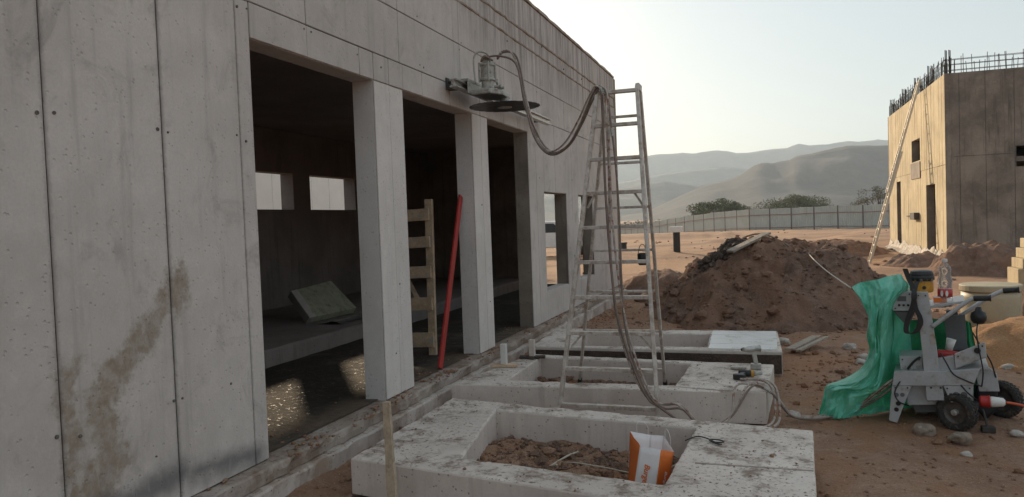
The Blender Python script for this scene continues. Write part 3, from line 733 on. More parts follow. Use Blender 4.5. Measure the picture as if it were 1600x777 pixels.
mo = B(); mo.lathe((SX,SY,3.04), (0,0,1), [(.085,0),(.085,.02),(.062,.03),(.062,.10),(.078,.105),(.078,.125),(.066,.13),(.066,.25),(.078,.255),(.078,.275),(.05,.29),(.04,.36),(.0001,.365)], 20); mo.build('motor', M['saw'], saw, smooth=False, bevel=.003)
for a in range(4):
    ang = a*pi/2 + .5; x = SX + .082*cos(ang); y = SY + .082*sin(ang)
    B().cyl((x,y,3.13),(x,y,3.33),.012,None,8).build('tie_rod', M['saw'], saw)
hd = B(); hd.tube(catmull([(SX-.08,SY-.13,3.10),(SX-.09,SY-.14,3.34),(SX-.04,SY-.12,3.42),(SX+.03,SY-.06,3.40),(SX+.04,SY-.02,3.33)],6), .010, 8); hd.build('handle', M['saw'], saw, smooth=True)
for d_ in (-.05, .05): B().cyl((SX+.09,SY+d_,3.07),(SX+.16,SY+d_,3.07),.016,None,8).build('fitting', M['saw'], saw)
tr_ = B(); tr_.beam((SX+.08,SY+.05,3.15),(SX+.02,SY+.36,3.045),.02,.03); tr_.build('feed_arm', M['saw'], saw)
BC = Vector((-2.56, 7.52, 2.905)); bl = B(); prof = []
n = 96; vs = []
for zz in (-.0022, .0022):
    for k in range(n):
        rr = .365 + (.006 if (k % 4) < 3 else -.008); vs.append(BC + Vector((rr*cos(2*pi*k/n), rr*sin(2*pi*k/n), zz)))
bl.add(vs, [tuple(range(n-1,-1,-1)), tuple(range(n,2*n))] + [(k,(k+1)%n,n+(k+1)%n,n+k) for k in range(n)])
bl.build('blade', M['blade'], saw)
hb = B(); hb.lathe(BC+Vector((0,0,-.02)), (0,0,1), [(.03,0),(.075,.006),(.075,.017)], 20); hb.cyl(BC+Vector((0,0,.003)), BC+Vector((0,0,.09)), .05, None, 16); hb.build('flange', M['saw'], saw)

# ------------------------------------------------------------------ power pack (hydraulic) with its load
MB_ = Vector((1.2, 6.5, 0)); va = radians(10.6); mnv = Vector((sin(va), cos(va), 0)); mrt = Vector((cos(va), -sin(va), 0))
def mp(px, py, Y=0.0):
    d = ray(px, py); t = (Y + mnv.dot(MB_ - CAM))/mnv.dot(d); return CAM + d*t
pack = empty('power_pack', MB_, 'grey two-wheeled hydraulic power pack draped with green tarp', 'machine')
def plate(name, pts, Y, th, mat=None, bev=.004, tilt=None):
    return B().prism([mp(x, y, Y) for x, y in pts], mnv*th).build(name, mat or M['grey_paint'], pack, bevel=bev)
plate('post', [(1431.5,457),(1450,457),(1476,626),(1448,626)], -.02, .10)
plate('post', [(1478,485),(1496,485),(1512,600),(1492,600)], .40, .05, M['grey_dark'])
plate('control_box', [(1395,456),(1425,456),(1430,486),(1395,486)], .02, .34)
plate('control_box_base', [(1396,486.5),(1430,486.5),(1421,508),(1411,504)], .04, .28, M['grey_dark'])
plate('shelf', [(1449,478.5),(1508,470),(1508,473.5),(1450,483)], .0, .42, bev=.003)
plate('rear_panel', [(1475,494),(1508,492),(1512,546),(1480,549)], .36, .02, M['grey_dark'])
plate('tray', [(1466,561),(1490,556),(1493,576),(1482,586),(1467,585)], .02, .30)
tf = plate('tool_tray', [(1491,553.5),(1539,534.5),(1542,557.5),(1493,576)], -.01, .02)
plate('tool_tray', [(1493,574),(1542,556),(1542.3,558.5),(1493.4,577)], .012, .34, bev=.002)
plate('tank', [(1405,557),(1440,557),(1442,578),(1407,578)], .06, .30)
plate('deck', [(1397,579.5),(1545,573),(1545,578),(1397,585)], .05, .44)
plate('chassis', [(1410,586),(1521,581),(1521,632),(1418,634)], .045, .40, bev=.01)
plate('apron', [(1397,581),(1480,580),(1476,603),(1394,603)], -.035, .075)
plate('apron', [(1476,580),(1532,576),(1521,603),(1476,603)], -.03, .07)
gl = plate('leg', [(1393.6,603.5),(1424,603.5),(1401.6,661),(1389,657)], -.03, .012, bev=.002)
for (x, y, r) in ((1403.6,630.6,.018),(1400.8,640,.017),(1401,617,.016),(1410,617,.016)):
    c_ = mp(x, y, -.031); B().lathe(c_, -mnv, [(r,0),(r,.003),(.0001,.0031)], 14).build('hole', M['black'] if y > 625 else M['grey_dark'], gl)
gr = plate('leg', [(1474,603.5),(1521,603.5),(1517,629),(1486,629)], -.03, .012, bev=.002)
for (x, y, r) in ((1494,617,.022),(1506,617,.022)):
    c_ = mp(x, y, -.031); B().lathe(c_, -mnv, [(r,0),(r,.003),(.0001,.0031)], 14).build('hole', M['grey_dark'], gr)
plate('leg', [(1440,634),(1452,634),(1446,652),(1440,652)], .34, .012, M['grey_dark'], .002)
plate('axle_beam', [(1425,632),(1530,632),(1528,643),(1430,645)], .12, .22, M['grey_dark'])
plate('side_plate', [(1524,581),(1546,574),(1558,585),(1562,612),(1530,612)], .10, .012)
plate('motor_cover', [(1530,590),(1556,586),(1562,640),(1540,657),(1524,640)], .22, .24, M['black'], .02)
plate('tape', [(1536,592),(1553,588),(1556,597),(1540,601)], .205, .012, M['blue'], .002)
for bx, by in ((1455,606),(1470,606)):
    c_ = mp(bx, by, -.021); B().lathe(c_, -mnv, [(.008,0),(.008,.006),(.0001,.007)], 6).build('bolt', M['dark_metal'], pack)
for bx, by, Y_ in ((1399,606,-.031),(1418,606,-.031),(1480,607,-.031),(1515,607,-.031),(1435,462,-.021),(1446,462,-.021),(1399,460,.019),(1421,460,.019),(1399,482,.019),(1424,482,.019),(1497,557,-.011),(1535,541,-.011),(1410,562,.059),(1436,562,.059)):
    c_ = mp(bx, by, Y_); B().lathe(c_, -mnv, [(.0065,0),(.0065,.005),(.0001,.006)], 6).build('bolt', M['dark_metal'], pack)
B().prism([mp(1452,520,-.0215), mp(1460,520,-.0215), mp(1463,538,-.0215), mp(1455,538,-.0215)], -mnv*.001).build('data_plate', M['rail'], pack)
B().prism([mp(1402,463,.0185), mp(1416,463,.0185), mp(1416,471,.0185), mp(1402,471,.0185)], -mnv*.002).build('panel_plate', M['grey_dark'], pack)
for kx in (1405, 1412, 1419): B().lathe(mp(kx, 477, .019), -mnv, [(.010,0),(.009,.012),(.0001,.013)], 10).build('switch', M['black'], pack)
for pts in ([(1412,590,.02),(1404,600,-.05),(1398,615,-.07),(1405,628,-.06),(1420,634,.0)], [(1500,600,-.02),(1510,612,-.06),(1522,622,-.04),(1530,627,-.02)], [(1470,552,.0),(1478,566,-.04),(1490,585,-.05),(1512,596,-.04),(1534,604,0)], [(1520,520,.1),(1532,540,.05),(1548,565,.06),(1556,590,.1)]):
    B().tube(catmull([mp(*q) for q in pts], 7), .0055, 6).build('cable', M['black'], pack, smooth=True)
for k in range(3): B().lathe(mp(1413+11*k, 578, .07), (0,0,1), [(.014,-.004),(.014,.02),(.018,.022),(.018,.034),(.0001,.036)], 10).build('fitting', M['rail'], pack)
aw = radians(40); wax = Vector((sin(aw), cos(aw), 0))
for (px, py, Y, R_) in ((1495,650,-.02,.142),(1566,630,.42,.142)):
    c_ = mp(px, py, Y); c_.z = R_ + gz(c_.x, c_.y) - .004
    w = B(); w.lathe(c_, wax, [(R_*.60,-.030),(R_*.72,-.040),(R_*.90,-.041),(R_*.985,-.030),(R_,-.012),(R_,.012),(R_*.985,.030),(R_*.90,.041),(R_*.72,.040),(R_*.60,.030)], 36, True)
    wh = w.build('wheel', M['tyre'], pack, smooth=True)
    t = B()
    up = Vector((0,0,1)); sd_ = wax.cross(up)
    for k in range(30):
        for rr in (-1, 0, 1):
            an = 2*pi*(k + .5*(rr == 0))/30; rad = (up*cos(an) + sd_*sin(an)); tan = (-up*sin(an) + sd_*cos(an))
            p = c_ + rad*(R_*(.998 if rr == 0 else .978)) + wax*(.024*rr)
            t.beam(p - tan*.0085, p + tan*.0085, .016, .012, wax)
    t.build('tread', M['tyre'], wh)
    r_ = B(); r_.lathe(c_, wax, [(.0001,-.012),(.03,-.014),(.06,-.010),(R_*.58,-.022),(R_*.635,-.034),(R_*.60,-.024),(R_*.58,.0),(R_*.60,.024),(R_*.635,.034),(R_*.58,.022),(.0001,.012)], 28); r_.build('rim', M['rim'], wh, smooth=True)
    h_ = B(); h_.lathe(c_, -wax, [(.024,.0),(.024,.042),(.017,.05),(.0001,.051)], 14); h_.build('hub', M['saw'], wh, smooth=False, bevel=.003)
# handlebars with grips
for pts, gpt, Y in (([(1456,511),(1485,490),(1512,471),(1521,466.5)], (1521,466.5,1548,466), -.03), ([(1500,494),(1530,474),(1548,463),(1567,454.5)], (1567,454.5,1592,453), .40)):
    hb_ = B().tube(catmull([mp(x, y, Y) for x, y in pts], 6), .016, 10).build('handlebar', M['grey_paint'], pack, smooth=True)
    p, q = mp(gpt[0], gpt[1], Y), mp(gpt[2], gpt[3], Y); d = q-p
    B().tube([p, p+d*.04, p+d*.5, p+d*.94, p+d*.97, p+d*1.02], [.018,.022,.0205,.021,.026,.024], 12).build('grip', M['grip'], hb_, smooth=True)
c_ = mp(1529,495,.05); kb = B(); kb.lathe(c_ + Vector((0,0,-.055)), (0,0,1), [(.001,0),(.035,.005),(.052,.03),(.055,.055),(.048,.085),(.025,.10),(.018,.13),(.0001,.131)], 16); kb.build('plug_socket', M['black'], pack, smooth=True)
B().tube(catmull([mp(1529,500,.05), mp(1526,520,-.02), mp(1530,548,-.03), mp(1536,580,-.02), mp(1534,604,0)], 8), .005, 6).build('cable', M['black'], pack, smooth=True)
B().lathe(mp(1527,548,-.016), -mnv, [(.022,0),(.022,.008),(.0001,.009)], 14).build('cap', M['black'], tf)
B().tube(catmull([mp(1418,577,.03), mp(1428,565,.03), mp(1438,558,.03)], 6), .009, 6).build('hose_stub', M['black'], pack, smooth=True)
p, q = mp(1530,627,-.02), mp(1572,629,-.02); d = (q-p)
pg = B(); pg.lathe(p, d.normalized(), [(.030,0),(.042,.01),(.042,.055),(.046,.06),(.046,.07)], 18); pgo = pg.build('socket', M['red_plastic'], pack, smooth=False, bevel=.003)
L_ = d.length
pw = B(); pw.lathe(p + d.normalized()*.068, d.normalized(), [(.036,0),(.040,.012),(.036,.045),(.030,.085),(.017,L_-.072)], 18); pw.build('plug', M['white_plastic'], pgo, smooth=True)
B().tube(catmull([mp(1535,640,.05), mp(1540,655,.0), mp(1543,668,-.02)], 4), .010, 8).build('stand', M['dark_metal'], pack)
B().box(mp(1543,672,-.02).x-.04, mp(1543,672,-.02).x+.05, mp(1543,672,-.02).y-.03, mp(1543,672,-.02).y+.03, .0, .045).build('stand_foot', M['dark_metal'], pack, bevel=.005)
# things lying on the pack
gr_ = empty('grinder', mp(1440,456,.1), 'yellow and black power tool lying on top of the power pack', 'power tool')
c_ = mp(1440,456,.14); ax = mrt
b_ = B(); b_.lathe(c_+Vector((0,0,-.002)), (0,0,1), [(.075,0),(.083,.008),(.083,.085),(.078,.092)], 20); b_.build('body', M['yellow'], gr_, bevel=.006)
b_ = B(); b_.lathe(c_+Vector((0,0,.09)), (0,0,1), [(.080,0),(.092,.006),(.092,.03),(.086,.036),(.086,.052),(.075,.075),(.05,.082),(.0001,.084)], 20); b_.build('motor_head', M['black'], gr_, bevel=.004)
for k in range(5): B().lathe(c_ + Vector((0,0,.098+.004*(k%2))) + mrt*(.035*(k-2)) - mnv*(.088-.02*abs(k-2)), -mnv, [(.012,0),(.012,.012),(.0001,.013)], 8).build('knob', M['grey_dark'], gr_)
B().lathe(c_ + Vector((0,0,.04)) + mrt*.02 - mnv*.08, -mnv, [(.014,0),(.014,.010),(.0001,.011)], 10).build('button', M['black'], gr_)
st = B()
for pts in ([(1414,420,-.05),(1420,436,-.05),(1428,455,-.06),(1427,475,-.06),(1418,500,-.06),(1416,518,-.06),(1424,522,-.06),(1434,516,-.06),(1438,500,-.06)], [(1433,440,-.03),(1428,458,-.07),(1430,480,-.07),(1437,495,-.07),(1438,508,-.07),(1430,519,-.07)]):
    C_ = catmull([mp(*q) for q in pts], 6); rows = []
    for i, p in enumerate(C_):
        rows.append([p - mrt*.018, p + mrt*.018])
    st.grid(rows); st.grid([[a + mnv*.004, b + mnv*.004] for a, b in rows])
st.build('strap', M['black'], gr_)
c_ = mp(1477,479,.10); bt = empty('water_bottle', c_, 'clear plastic water bottle with red label on the power pack shelf', 'bottle')
b_ = B(); b_.lathe(c_, (0,0,1), [(.0001,.004),(.044,.0),(.05,.012),(.05,.06),(.046,.065),(.05,.07),(.05,.14),(.044,.155),(.052,.18),(.052,.205),(.043,.24),(.038,.26),(.046,.285),(.040,.31),(.018,.335),(.017,.35)], 24); b_.build('body', M['clear'], bt, smooth=True)
B().lathe(c_, (0,0,1), [(.0515,.075),(.0515,.135)], 24).build('label_band', M['red_plastic'], bt, smooth=True)
B().lathe(c_+Vector((0,0,.346)), (0,0,1), [(.020,0),(.020,.022),(.0001,.023)], 14).build('cap', M['white_plastic'], bt)
for k, a0 in ((0, 4.1), (1, 4.75)):
    B().prism([c_ + Vector((.053*cos(a0+t), .053*sin(a0+t), .105+h)) for t, h in ((-.12,-.022),(.12,-.022),(.2,0),(.12,.022),(-.12,.022),(-.2,0))], Vector((cos(a0),sin(a0),0))*.001).build('label_mark', M['white_plastic'], bt)
p = mp(1459,481,.06); b_ = B(); b_.prism([p, p+mrt*.085, p+mrt*.085+mnv*.06, p+mnv*.06], (0,0,.085)); bxo = b_.build('carton', M['paper'], bevel=.003, label='small orange and white carton beside the water bottle', cat='carton')
b_ = B(); b_.prism([p-mrt*.002-mnv*.002+Vector((0,0,.04)), p+mrt*.087-mnv*.002+Vector((0,0,.04)), p+mrt*.087+mnv*.062+Vector((0,0,.04)), p-mrt*.002+mnv*.062+Vector((0,0,.04))], (0,0,.038)); b_.build('print_band', M['orange'], bxo)
p = mp(1483,553,.10); b_ = B(); b_.tube([p - mrt*.09, p - mrt*.07, p + mrt*.02, p + mrt*.06, p + mrt*.085], [.022,.030,.026,.020,.012], 12); rd = b_.build('drill', M['red_plastic'], smooth=True, label='red hand tool lying in the power pack tray', cat='power tool')
B().beam(p - mrt*.05 + Vector((0,0,-.03)), p - mrt*.05 + Vector((0,0,.0)), .05, .04, mrt).build('battery', M['black'], rd, bevel=.006)
p = mp(1482,541,.2); b_ = B(); b_.lathe(p+Vector((0,0,-.03)), (.25,0,1), [(.026,0),(.034,.09),(.031,.09),(.024,.006)], 18); b_.build('paper_cup', M['white_plastic'], smooth=True, label='crumpled white cup behind the red hand tool', cat='cup')
# orange power cable running off
p = mp(1572,629,-.02)
B().tube(catmull([p, p+mrt*.09+Vector((0,0,-.012)), p+mrt*.22+Vector((0,0,-.05)), p+mrt*.4-mnv*.05+Vector((0,0,-.13)), p+mrt*.7-mnv*.1+Vector((0,0,-.158)), p+mrt*1.6+Vector((0,0,-.165))], 8), .009, 8).build('power_cable', M['orange_cable'], smooth=True, label='orange power cable plugged into the power pack', cat='cable')

# green tarp
TR = [
 [(1328,450,.02),(1345,443,.02),(1365,438,.05),(1385,433,.08),(1404,429,.10),(1414,437,.18),(1420,445,.40)],
 [(1341,466,.0),(1356,461,.0),(1376,456,-.01),(1394,453,-.01),(1410,450,.0),(1419,451,.18),(1422,453,.42)],
 [(1354,492,.02),(1364,487,-.03),(1375,484,-.05),(1385,480,-.05),(1394,476,.0),(1404,482,.30),(1420,488,.44)],
 [(1355,518,.02),(1364,517,-.04),(1373,515,-.06),(1382,514,-.04),(1390,514,.06),(1402,520,.36),(1425,526,.46)],
 [(1357,545,.02),(1364,546,-.03),(1372,549,-.05),(1379,553,-.03),(1387,558,.08),(1400,562,.37),(1428,566,.46)],
 [(1345,575,.04),(1354,578,-.02),(1363,585,-.05),(1372,596,-.02),(1382,592,.12),(1398,592,.38),(1430,594,.46)],
 [(1318,594,.04),(1330,599,-.02),(1344,606,-.05),(1362,611,-.01),(1376,612,.14),(1396,610,.38),(1430,612,.46)],
 [(1289,606,.05),(1304,609,-.01),(1322,613,-.05),(1346,622,.0),(1366,626,.16),(1394,628,.38),(1430,630,.46)],
 [(1283,632,.04),(1298,636,-.03),(1316,636,-.03),(1338,640,.04),(1362,638,.18),(1394,638,.38),(1430,640,.46)],
 [(1275,659,.02),(1291,663,-.04),(1308,666,-.05),(1330,652,.05),(1358,648,.18),(1394,646,.38),(1430,648,.46)]]
ctrl = [[mp(*q) for q in r] for r in TR]
rows1 = [catmull(r, 20) for r in ctrl]
colsN = len(rows1[0]); colsC = [catmull([rows1[i][k] for i in range(len(rows1))], 18) for k in range(colsN)]
rows = [[colsC[k][i] for k in range(colsN)] for i in range(len(colsC[0]))]
R2 = len(rows)
def tri(a, b, sd):
    # piecewise-linear random relief: flat facets that meet in sharp creases
    i_, j_ = math.floor(a), math.floor(b); fa, fb = a-i_, b-j_
    h = lambda p, q: random.Random(p*7919 + q*104729 + sd*31337).uniform(-1, 1)
    if fa + fb < 1: return h(i_, j_) + fa*(h(i_+1, j_)-h(i_, j_)) + fb*(h(i_, j_+1)-h(i_, j_))
    return h(i_+1, j_+1) + (1-fa)*(h(i_, j_+1)-h(i_+1, j_+1)) + (1-fb)*(h(i_+1, j_)-h(i_+1, j_+1))
for i in range(R2):
    for k in range(colsN):
        u = k/colsN; w = i/R2; p = rows[i][k]
        f = .055*tri(u*7.5+w*2, w*7-u*1.5, 3) + .038*tri(u*15-w*5, w*15+u*3, 6) + .011*tri(u*31+w*7, w*33, 8) + .030*sin(u*16+2.5*nz(w*2.5,u*2))*ss(.1,.3,w)*ss(.8,.55,w) - .03*(i < 20)*(1-i/20.0)
        rows[i][k] = p - mnv*f*(1 if u < .75 else .4) + mrt*(.014*tri(u*9, w*11, 9))
        if rows[i][k].z < gz(p.x, p.y) + .012: rows[i][k].z = gz(p.x, p.y) + .012 + .004*abs(f)
tp = B(); tp.grid(rows); tpo = tp.build('tarp', M['tarp'], smooth=True, label='crumpled green plastic tarp draped over the power pack down to the soil', cat='tarp')
tp = B()
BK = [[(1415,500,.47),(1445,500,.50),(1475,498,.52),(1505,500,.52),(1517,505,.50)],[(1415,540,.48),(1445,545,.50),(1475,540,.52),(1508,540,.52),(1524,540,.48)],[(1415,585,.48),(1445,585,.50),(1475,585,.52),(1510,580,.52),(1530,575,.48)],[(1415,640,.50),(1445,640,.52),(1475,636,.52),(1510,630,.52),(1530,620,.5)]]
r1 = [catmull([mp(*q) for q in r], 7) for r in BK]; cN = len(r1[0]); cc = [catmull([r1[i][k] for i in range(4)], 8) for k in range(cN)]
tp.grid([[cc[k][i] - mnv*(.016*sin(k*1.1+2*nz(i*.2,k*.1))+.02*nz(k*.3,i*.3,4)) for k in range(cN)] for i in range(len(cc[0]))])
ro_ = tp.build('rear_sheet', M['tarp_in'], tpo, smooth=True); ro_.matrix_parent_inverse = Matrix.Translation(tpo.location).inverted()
# string from the tarp to the mound
a = mp(1329,450,.02); b = aty(1262,395,12.9)
B().tube(catmull([a, lerp(a, b, .35)+Vector((0,0,-.03)), lerp(a, b, .7)+Vector((0,0,-.03)), b], 6), .007, 6).build('rope', M['wire'], smooth=True, label='thin pale rope stretched from the tarp corner to the dirt mound', cat='rope')

# ------------------------------------------------------------------ hoses
def hose(off, mat, end, seed, lab, grp):
    rnd = random.Random(seed); o = Vector(off)
    P = [(777,92,7.27),(786,82,7.24),(800,84,7.2),(812,110,7.15),(822,165,7.05),(838,214,6.9),(860,238,6.75),(885,227,6.62),(905,193,6.5),(922,154,6.40),(934,138,6.36)]
    D_ = [(944,146,6.28),(948,190,6.22),(952,260,6.15),(956,340,6.07),(963,430,5.99),(972,500,5.93),(988,562,5.87),(1010,614,5.82)]
    pts = [aty(*q) + o*(.35 if i < 2 else 1) + Vector((rnd.uniform(-.01,.01), rnd.uniform(-.01,.01), rnd.uniform(-.008,.008))) for i, q in enumerate(P)]
    pts += [aty(*q) + Vector((o.x*1.6*(1+.8*sin(q[1]*.012+seed)), -abs(o.y), 0)) for q in D_]
    pts += [aty(1032,634,5.80)+o, aty(1062,636,5.80)+o, Vector((-.50, 5.84+o.y*2, .10)), Vector((-.30, 5.98, .13)), Vector((-.22+o.x*3, 6.20+o.y*2, .305+abs(o.z))), Vector((-.12+o.x*2, 6.32+o.y*2, .305+abs(o.z))), Vector((.03, 6.36+o.y*3, .24)), Vector((.15, 6.42+o.y*3, .07))]
    pts += [Vector((.32, 6.50+o.y*3, .025+gz(.32,6.5))), Vector((.5, 6.62+o.y*2, .03)), mp(1345,634,.05)+o*.6, mp(1372,615,.02)+o, mp(1398,596,.03)+o]
    C_ = catmull(pts, 7); ho = B().tube(C_, .0088, 7).build('hydraulic_hose', mat, smooth=True, label=lab, cat='hose', group=grp)
    for i_ in (4, 66 + 5*seed, len(C_)-30-4*seed):
        d_ = (C_[i_+1]-C_[i_]).normalized(); cp_ = B().tube([C_[i_]-d_*.035, C_[i_]-d_*.032, C_[i_]+d_*.0, C_[i_]+d_*.032, C_[i_]+d_*.035], [.010,.0145,.013,.0145,.010], 8).build('coupling', M['saw'], ho)
        cp_.matrix_parent_inverse = Matrix.Translation(ho.location).inverted()
H = 'long dusty hose looping from the saw over the ladder top'
hose((.012,.014,.008), M['hose'], 0, 1, H, 'hydraulic hoses'); hose((-.014,.0,.016), M['hose'], 0, 2, H, 'hydraulic hoses')
hose((.022,-.014,-.014), M['hose_dark'], 0, 4, 'brown stained hose running beside the pale hoses over the ladder top', 'hydraulic hoses')
P = [(770,95,7.25),(757,88,7.2),(752,96,7.2),(760,90,7.24),(782,88,7.22),(806,100,7.14),(818,150,7.04),(834,212,6.88),(858,241,6.74),(885,231,6.6),(908,195,6.48),(925,150,6.38),(937,135,6.34),(941,170,6.25),(946,300,6.1),(956,430,5.98),(966,500,5.91),(990,575,5.84),(1012,622,5.80),(1030,636,5.79)]
B().tube(catmull([aty(*q) for q in P] + [Vector((-.55,5.72,.10)), Vector((-.38,5.78,.09)), Vector((-.36,5.9,.07)), Vector((-.5,5.93,.06))], 7), .0105, 7).build('hydraulic_hose', M['hose_dark'], smooth=True, label='dark thick hose looping from the saw to a coil between plinths', cat='hose')
for k in range(2):
    B().tube(catmull([Vector((-.24+.03*k,6.66,.29)), Vector((-.10+.03*k,6.62,.30)), Vector((.0+.03*k,6.45,.295)), Vector((.035+.03*k,6.32,.2)), Vector((.02+.04*k,6.22,.06)), Vector((-.07+.05*k,6.12,.025)), Vector((-.2+.05*k,6.05,.022))], 8), .011, 7).build('hydraulic_hose', M['hose'], smooth=True, label='short pale hose end hanging over the corner of the middle plinth', cat='hose', group='hose ends')

# ------------------------------------------------------------------ small things on and around the frames
bag = empty('paper_bag', atz(1012,752,.02), 'open orange and white paper bag standing in the soil of the plinth hole', 'bag')
def bagp(px, py, y): return aty(px, py, y)
BT = [bagp(1000,697,4.36), bagp(1032.5,703,4.36), bagp(1053,706,4.56), bagp(1037,681,4.74), bagp(1017,680,4.74), bagp(984,674,4.66)]
BB = [Vector((p.x, p.y, 0)) for p in BT]
def low(p, px, y):
    q = aty(px, 762, y); return Vector((q.x, q.y, .045))
bb = [low(0,986,4.30), low(0,1020,4.30), low(0,1042,4.44), low(0,1030,4.55), low(0,1008,4.55), low(0,981,4.48)]
def side(name, a, b, c, d, mat):
    s = B(); n_ = (b-a).cross(d-a).normalized(); rows = []
    for i in range(9):
        t = i/8; rows.append([lerp(lerp(a, d, t), lerp(b, c, t), k/8) + n_*.006*nz(k*.5, i*.5, a.x*9)*(1 if 0 < k < 8 else 0) for k in range(9)])
    s.grid(rows); o = s.build(name, mat, bag, smooth=True); m_ = o.modifiers.new('s', 'SOLIDIFY'); m_.thickness = .0012; return o
side('front_panel', bb[0], bb[1], BT[1], BT[0], M['paper']); side('side_panel', bb[1], bb[2], BT[2], BT[1], M['orange'])
side('back_panel', bb[2], bb[3], BT[3], BT[2], M['paper']); side('back_panel', bb[3], bb[4], BT[4], BT[3], M['paper']); side('back_panel', bb[4], bb[5], BT[5], BT[4], M['paper'])
side('side_panel', bb[5], bb[0], BT[0], BT[5], M['orange'])
for a, b in ((BT[5], BT[4]), (BT[2], BT[3])):
    p, q = lerp(a, b, .35), lerp(a, b, .85)
    B().tube(catmull([p + Vector((0,0,-.02)), p + Vector((0,0,.055)), lerp(p, q, .5)+Vector((0,0,.075)), q+Vector((0,0,.05)), q+Vector((0,0,-.02))], 6), .0022, 5).build('handle', M['paper'], bag, smooth=True)
def text(body, size, o, ux, uy, mat, parent, name='lettering'):
    cu = bpy.data.curves.new('t', 'FONT'); cu.body = body; cu.size = size; cu.extrude = .0004; cu.shear = .25; cu.offset = size*.02
    t = bpy.data.objects.new('t', cu); col.objects.link(t); dg = bpy.context.evaluated_depsgraph_get()
    me = bpy.data.meshes.new_from_object(t.evaluated_get(dg)); bpy.data.objects.remove(t)
    ux = Vector(ux).normalized(); n_ = ux.cross(Vector(uy)).normalized(); uy = n_.cross(ux)
    mt = Matrix((ux, uy, n_)).transposed().to_4x4(); mt.translation = Vector(o) + n_*.0055
    me.transform(mt); me.materials.clear(); me.materials.append(mat)
    ob = bpy.data.objects.new(name, me); col.objects.link(ob); ob.parent = parent; ob.matrix_parent_inverse = parent.matrix_basis.inverted(); return ob
fu = (BT[0]-bb[0]); fr = (bb[1]-bb[0])
text('Burgeranch', .046, lerp(bb[0], bb[1], .36) + fu*.70, -fu, fr, M['orange'], bag)
su = (BT[5]-bb[5]); sr = (bb[0]-bb[5])
text('Burger', .038, lerp(bb[5], bb[0], .18) + su*.70, -su, sr, M['paper'], bag)
tu = (BT[1]-bb[1]); tq = (bb[2]-bb[1])
text('Burger', .036, lerp(bb[1], bb[2], .5) + tu*.55, -tu, tq, M['paper'], bag)
# wires in the hole
def gp(x, y, h=.008): return Vector((x, y, gz(x, y)+h))
B().tube(catmull([gp(-1.28,5.08,.02), gp(-1.33,4.96,.03), gp(-1.40,4.80,.025), gp(-1.38,4.73,.02), gp(-1.33,4.70,.02)], 6), .007, 6).build('cord', M['wire'], smooth=True, label='short pale bent cord lying on soil in the bag plinth', cat='cord')
B().tube(catmull([gp(-1.34,4.86,.02), gp(-1.2,4.72,.02), gp(-1.0,4.70,.02), gp(-.82,4.75,.02), gp(-.66,4.86,.02), gp(-.56,5.0,.03)], 6), .005, 6).build('cord', M['wire'], smooth=True, label='long thin cord trailing across soil behind the paper bag', cat='cord')
B().tube(catmull([Vector((-.52,4.86,.265)), Vector((-.45,4.90,.285)), Vector((-.38,4.87,.283)), Vector((-.33,4.80,.284)), Vector((-.28,4.82,.283)), Vector((-.31,4.85,.285)), Vector((-.37,4.85,.284)), Vector((-.34,4.79,.283)), Vector((-.29,4.77,.281))], 6), .0045, 6).build('wire', M['black'], smooth=True, label='tangled black wire on the plinth beside the paper bag', cat='wire')
# cordless drill and spray-gun-like tool on the middle plinth
dr = empty('cordless_drill', (-.22, 6.86, .275), 'black and yellow cordless drill lying on its side', 'power tool')
ux = Vector((.95,.1,0)).normalized(); p = Vector((-.16,6.86,.302))
b_ = B(); b_.tube([p-ux*.10, p-ux*.095, p+ux*.0, p+ux*.03], [.018,.029,.029,.022], 14); b_.build('body', M['black'], dr, smooth=True)
B().tube([p+ux*.03, p+ux*.05, p+ux*.09, p+ux*.10], [.024,.021,.017,.009], 12).build('chuck', M['saw'], dr, smooth=True)
B().beam(p-ux*.055, p-ux*.10+Vector((.02,-.12,-.004)), .045, .036, ux).build('handle', M['black'], dr, bevel=.006)
B().beam(p-ux*.10+Vector((.02,-.11,-.004)), p-ux*.115+Vector((.02,-.155,-.004)), .10, .046, ux).build('battery', M['grip'], dr, bevel=.006)
B().lathe(p+ux*.005, ux, [(.030,0),(.0305,.004),(.0305,.02),(.030,.024)], 14).build('collar', M['yellow'], dr)
sg = empty('impact_driver', (-.12, 7.22, .275), 'dusty grey cordless driver standing upright on its battery', 'power tool')
b_ = Vector((-.12,7.20,.275)); B().box(b_.x-.045, b_.x+.05, b_.y-.035, b_.y+.035, .274, .325).build('battery', M['saw'], sg, bevel=.008)
B().beam(b_+Vector((.005,0,.05)), b_+Vector((-.015,0,.16)), .038, .034, (1,0,0)).build('handle', M['rail'], sg, bevel=.008)
hx = Vector((-1,-.25,-.05)).normalized(); q = b_+Vector((-.01,0,.185)); B().tube([q-hx*.06, q-hx*.055, q+hx*.05, q+hx*.08, q+hx*.11], [.02,.034,.034,.022,.016], 14).build('body', M['rail'], sg, smooth=True)
B().cyl(q+hx*.108, q+hx*.118, .012, None, 10).build('chuck', M['black'], sg)
bt2 = B(); bt2.box(-.34,-.20,7.14,7.19,.275,.30); bt2.build('spare_battery', M['saw'], bevel=.008, label='flat dusty tool piece lying beside the cordless driver', cat='battery')
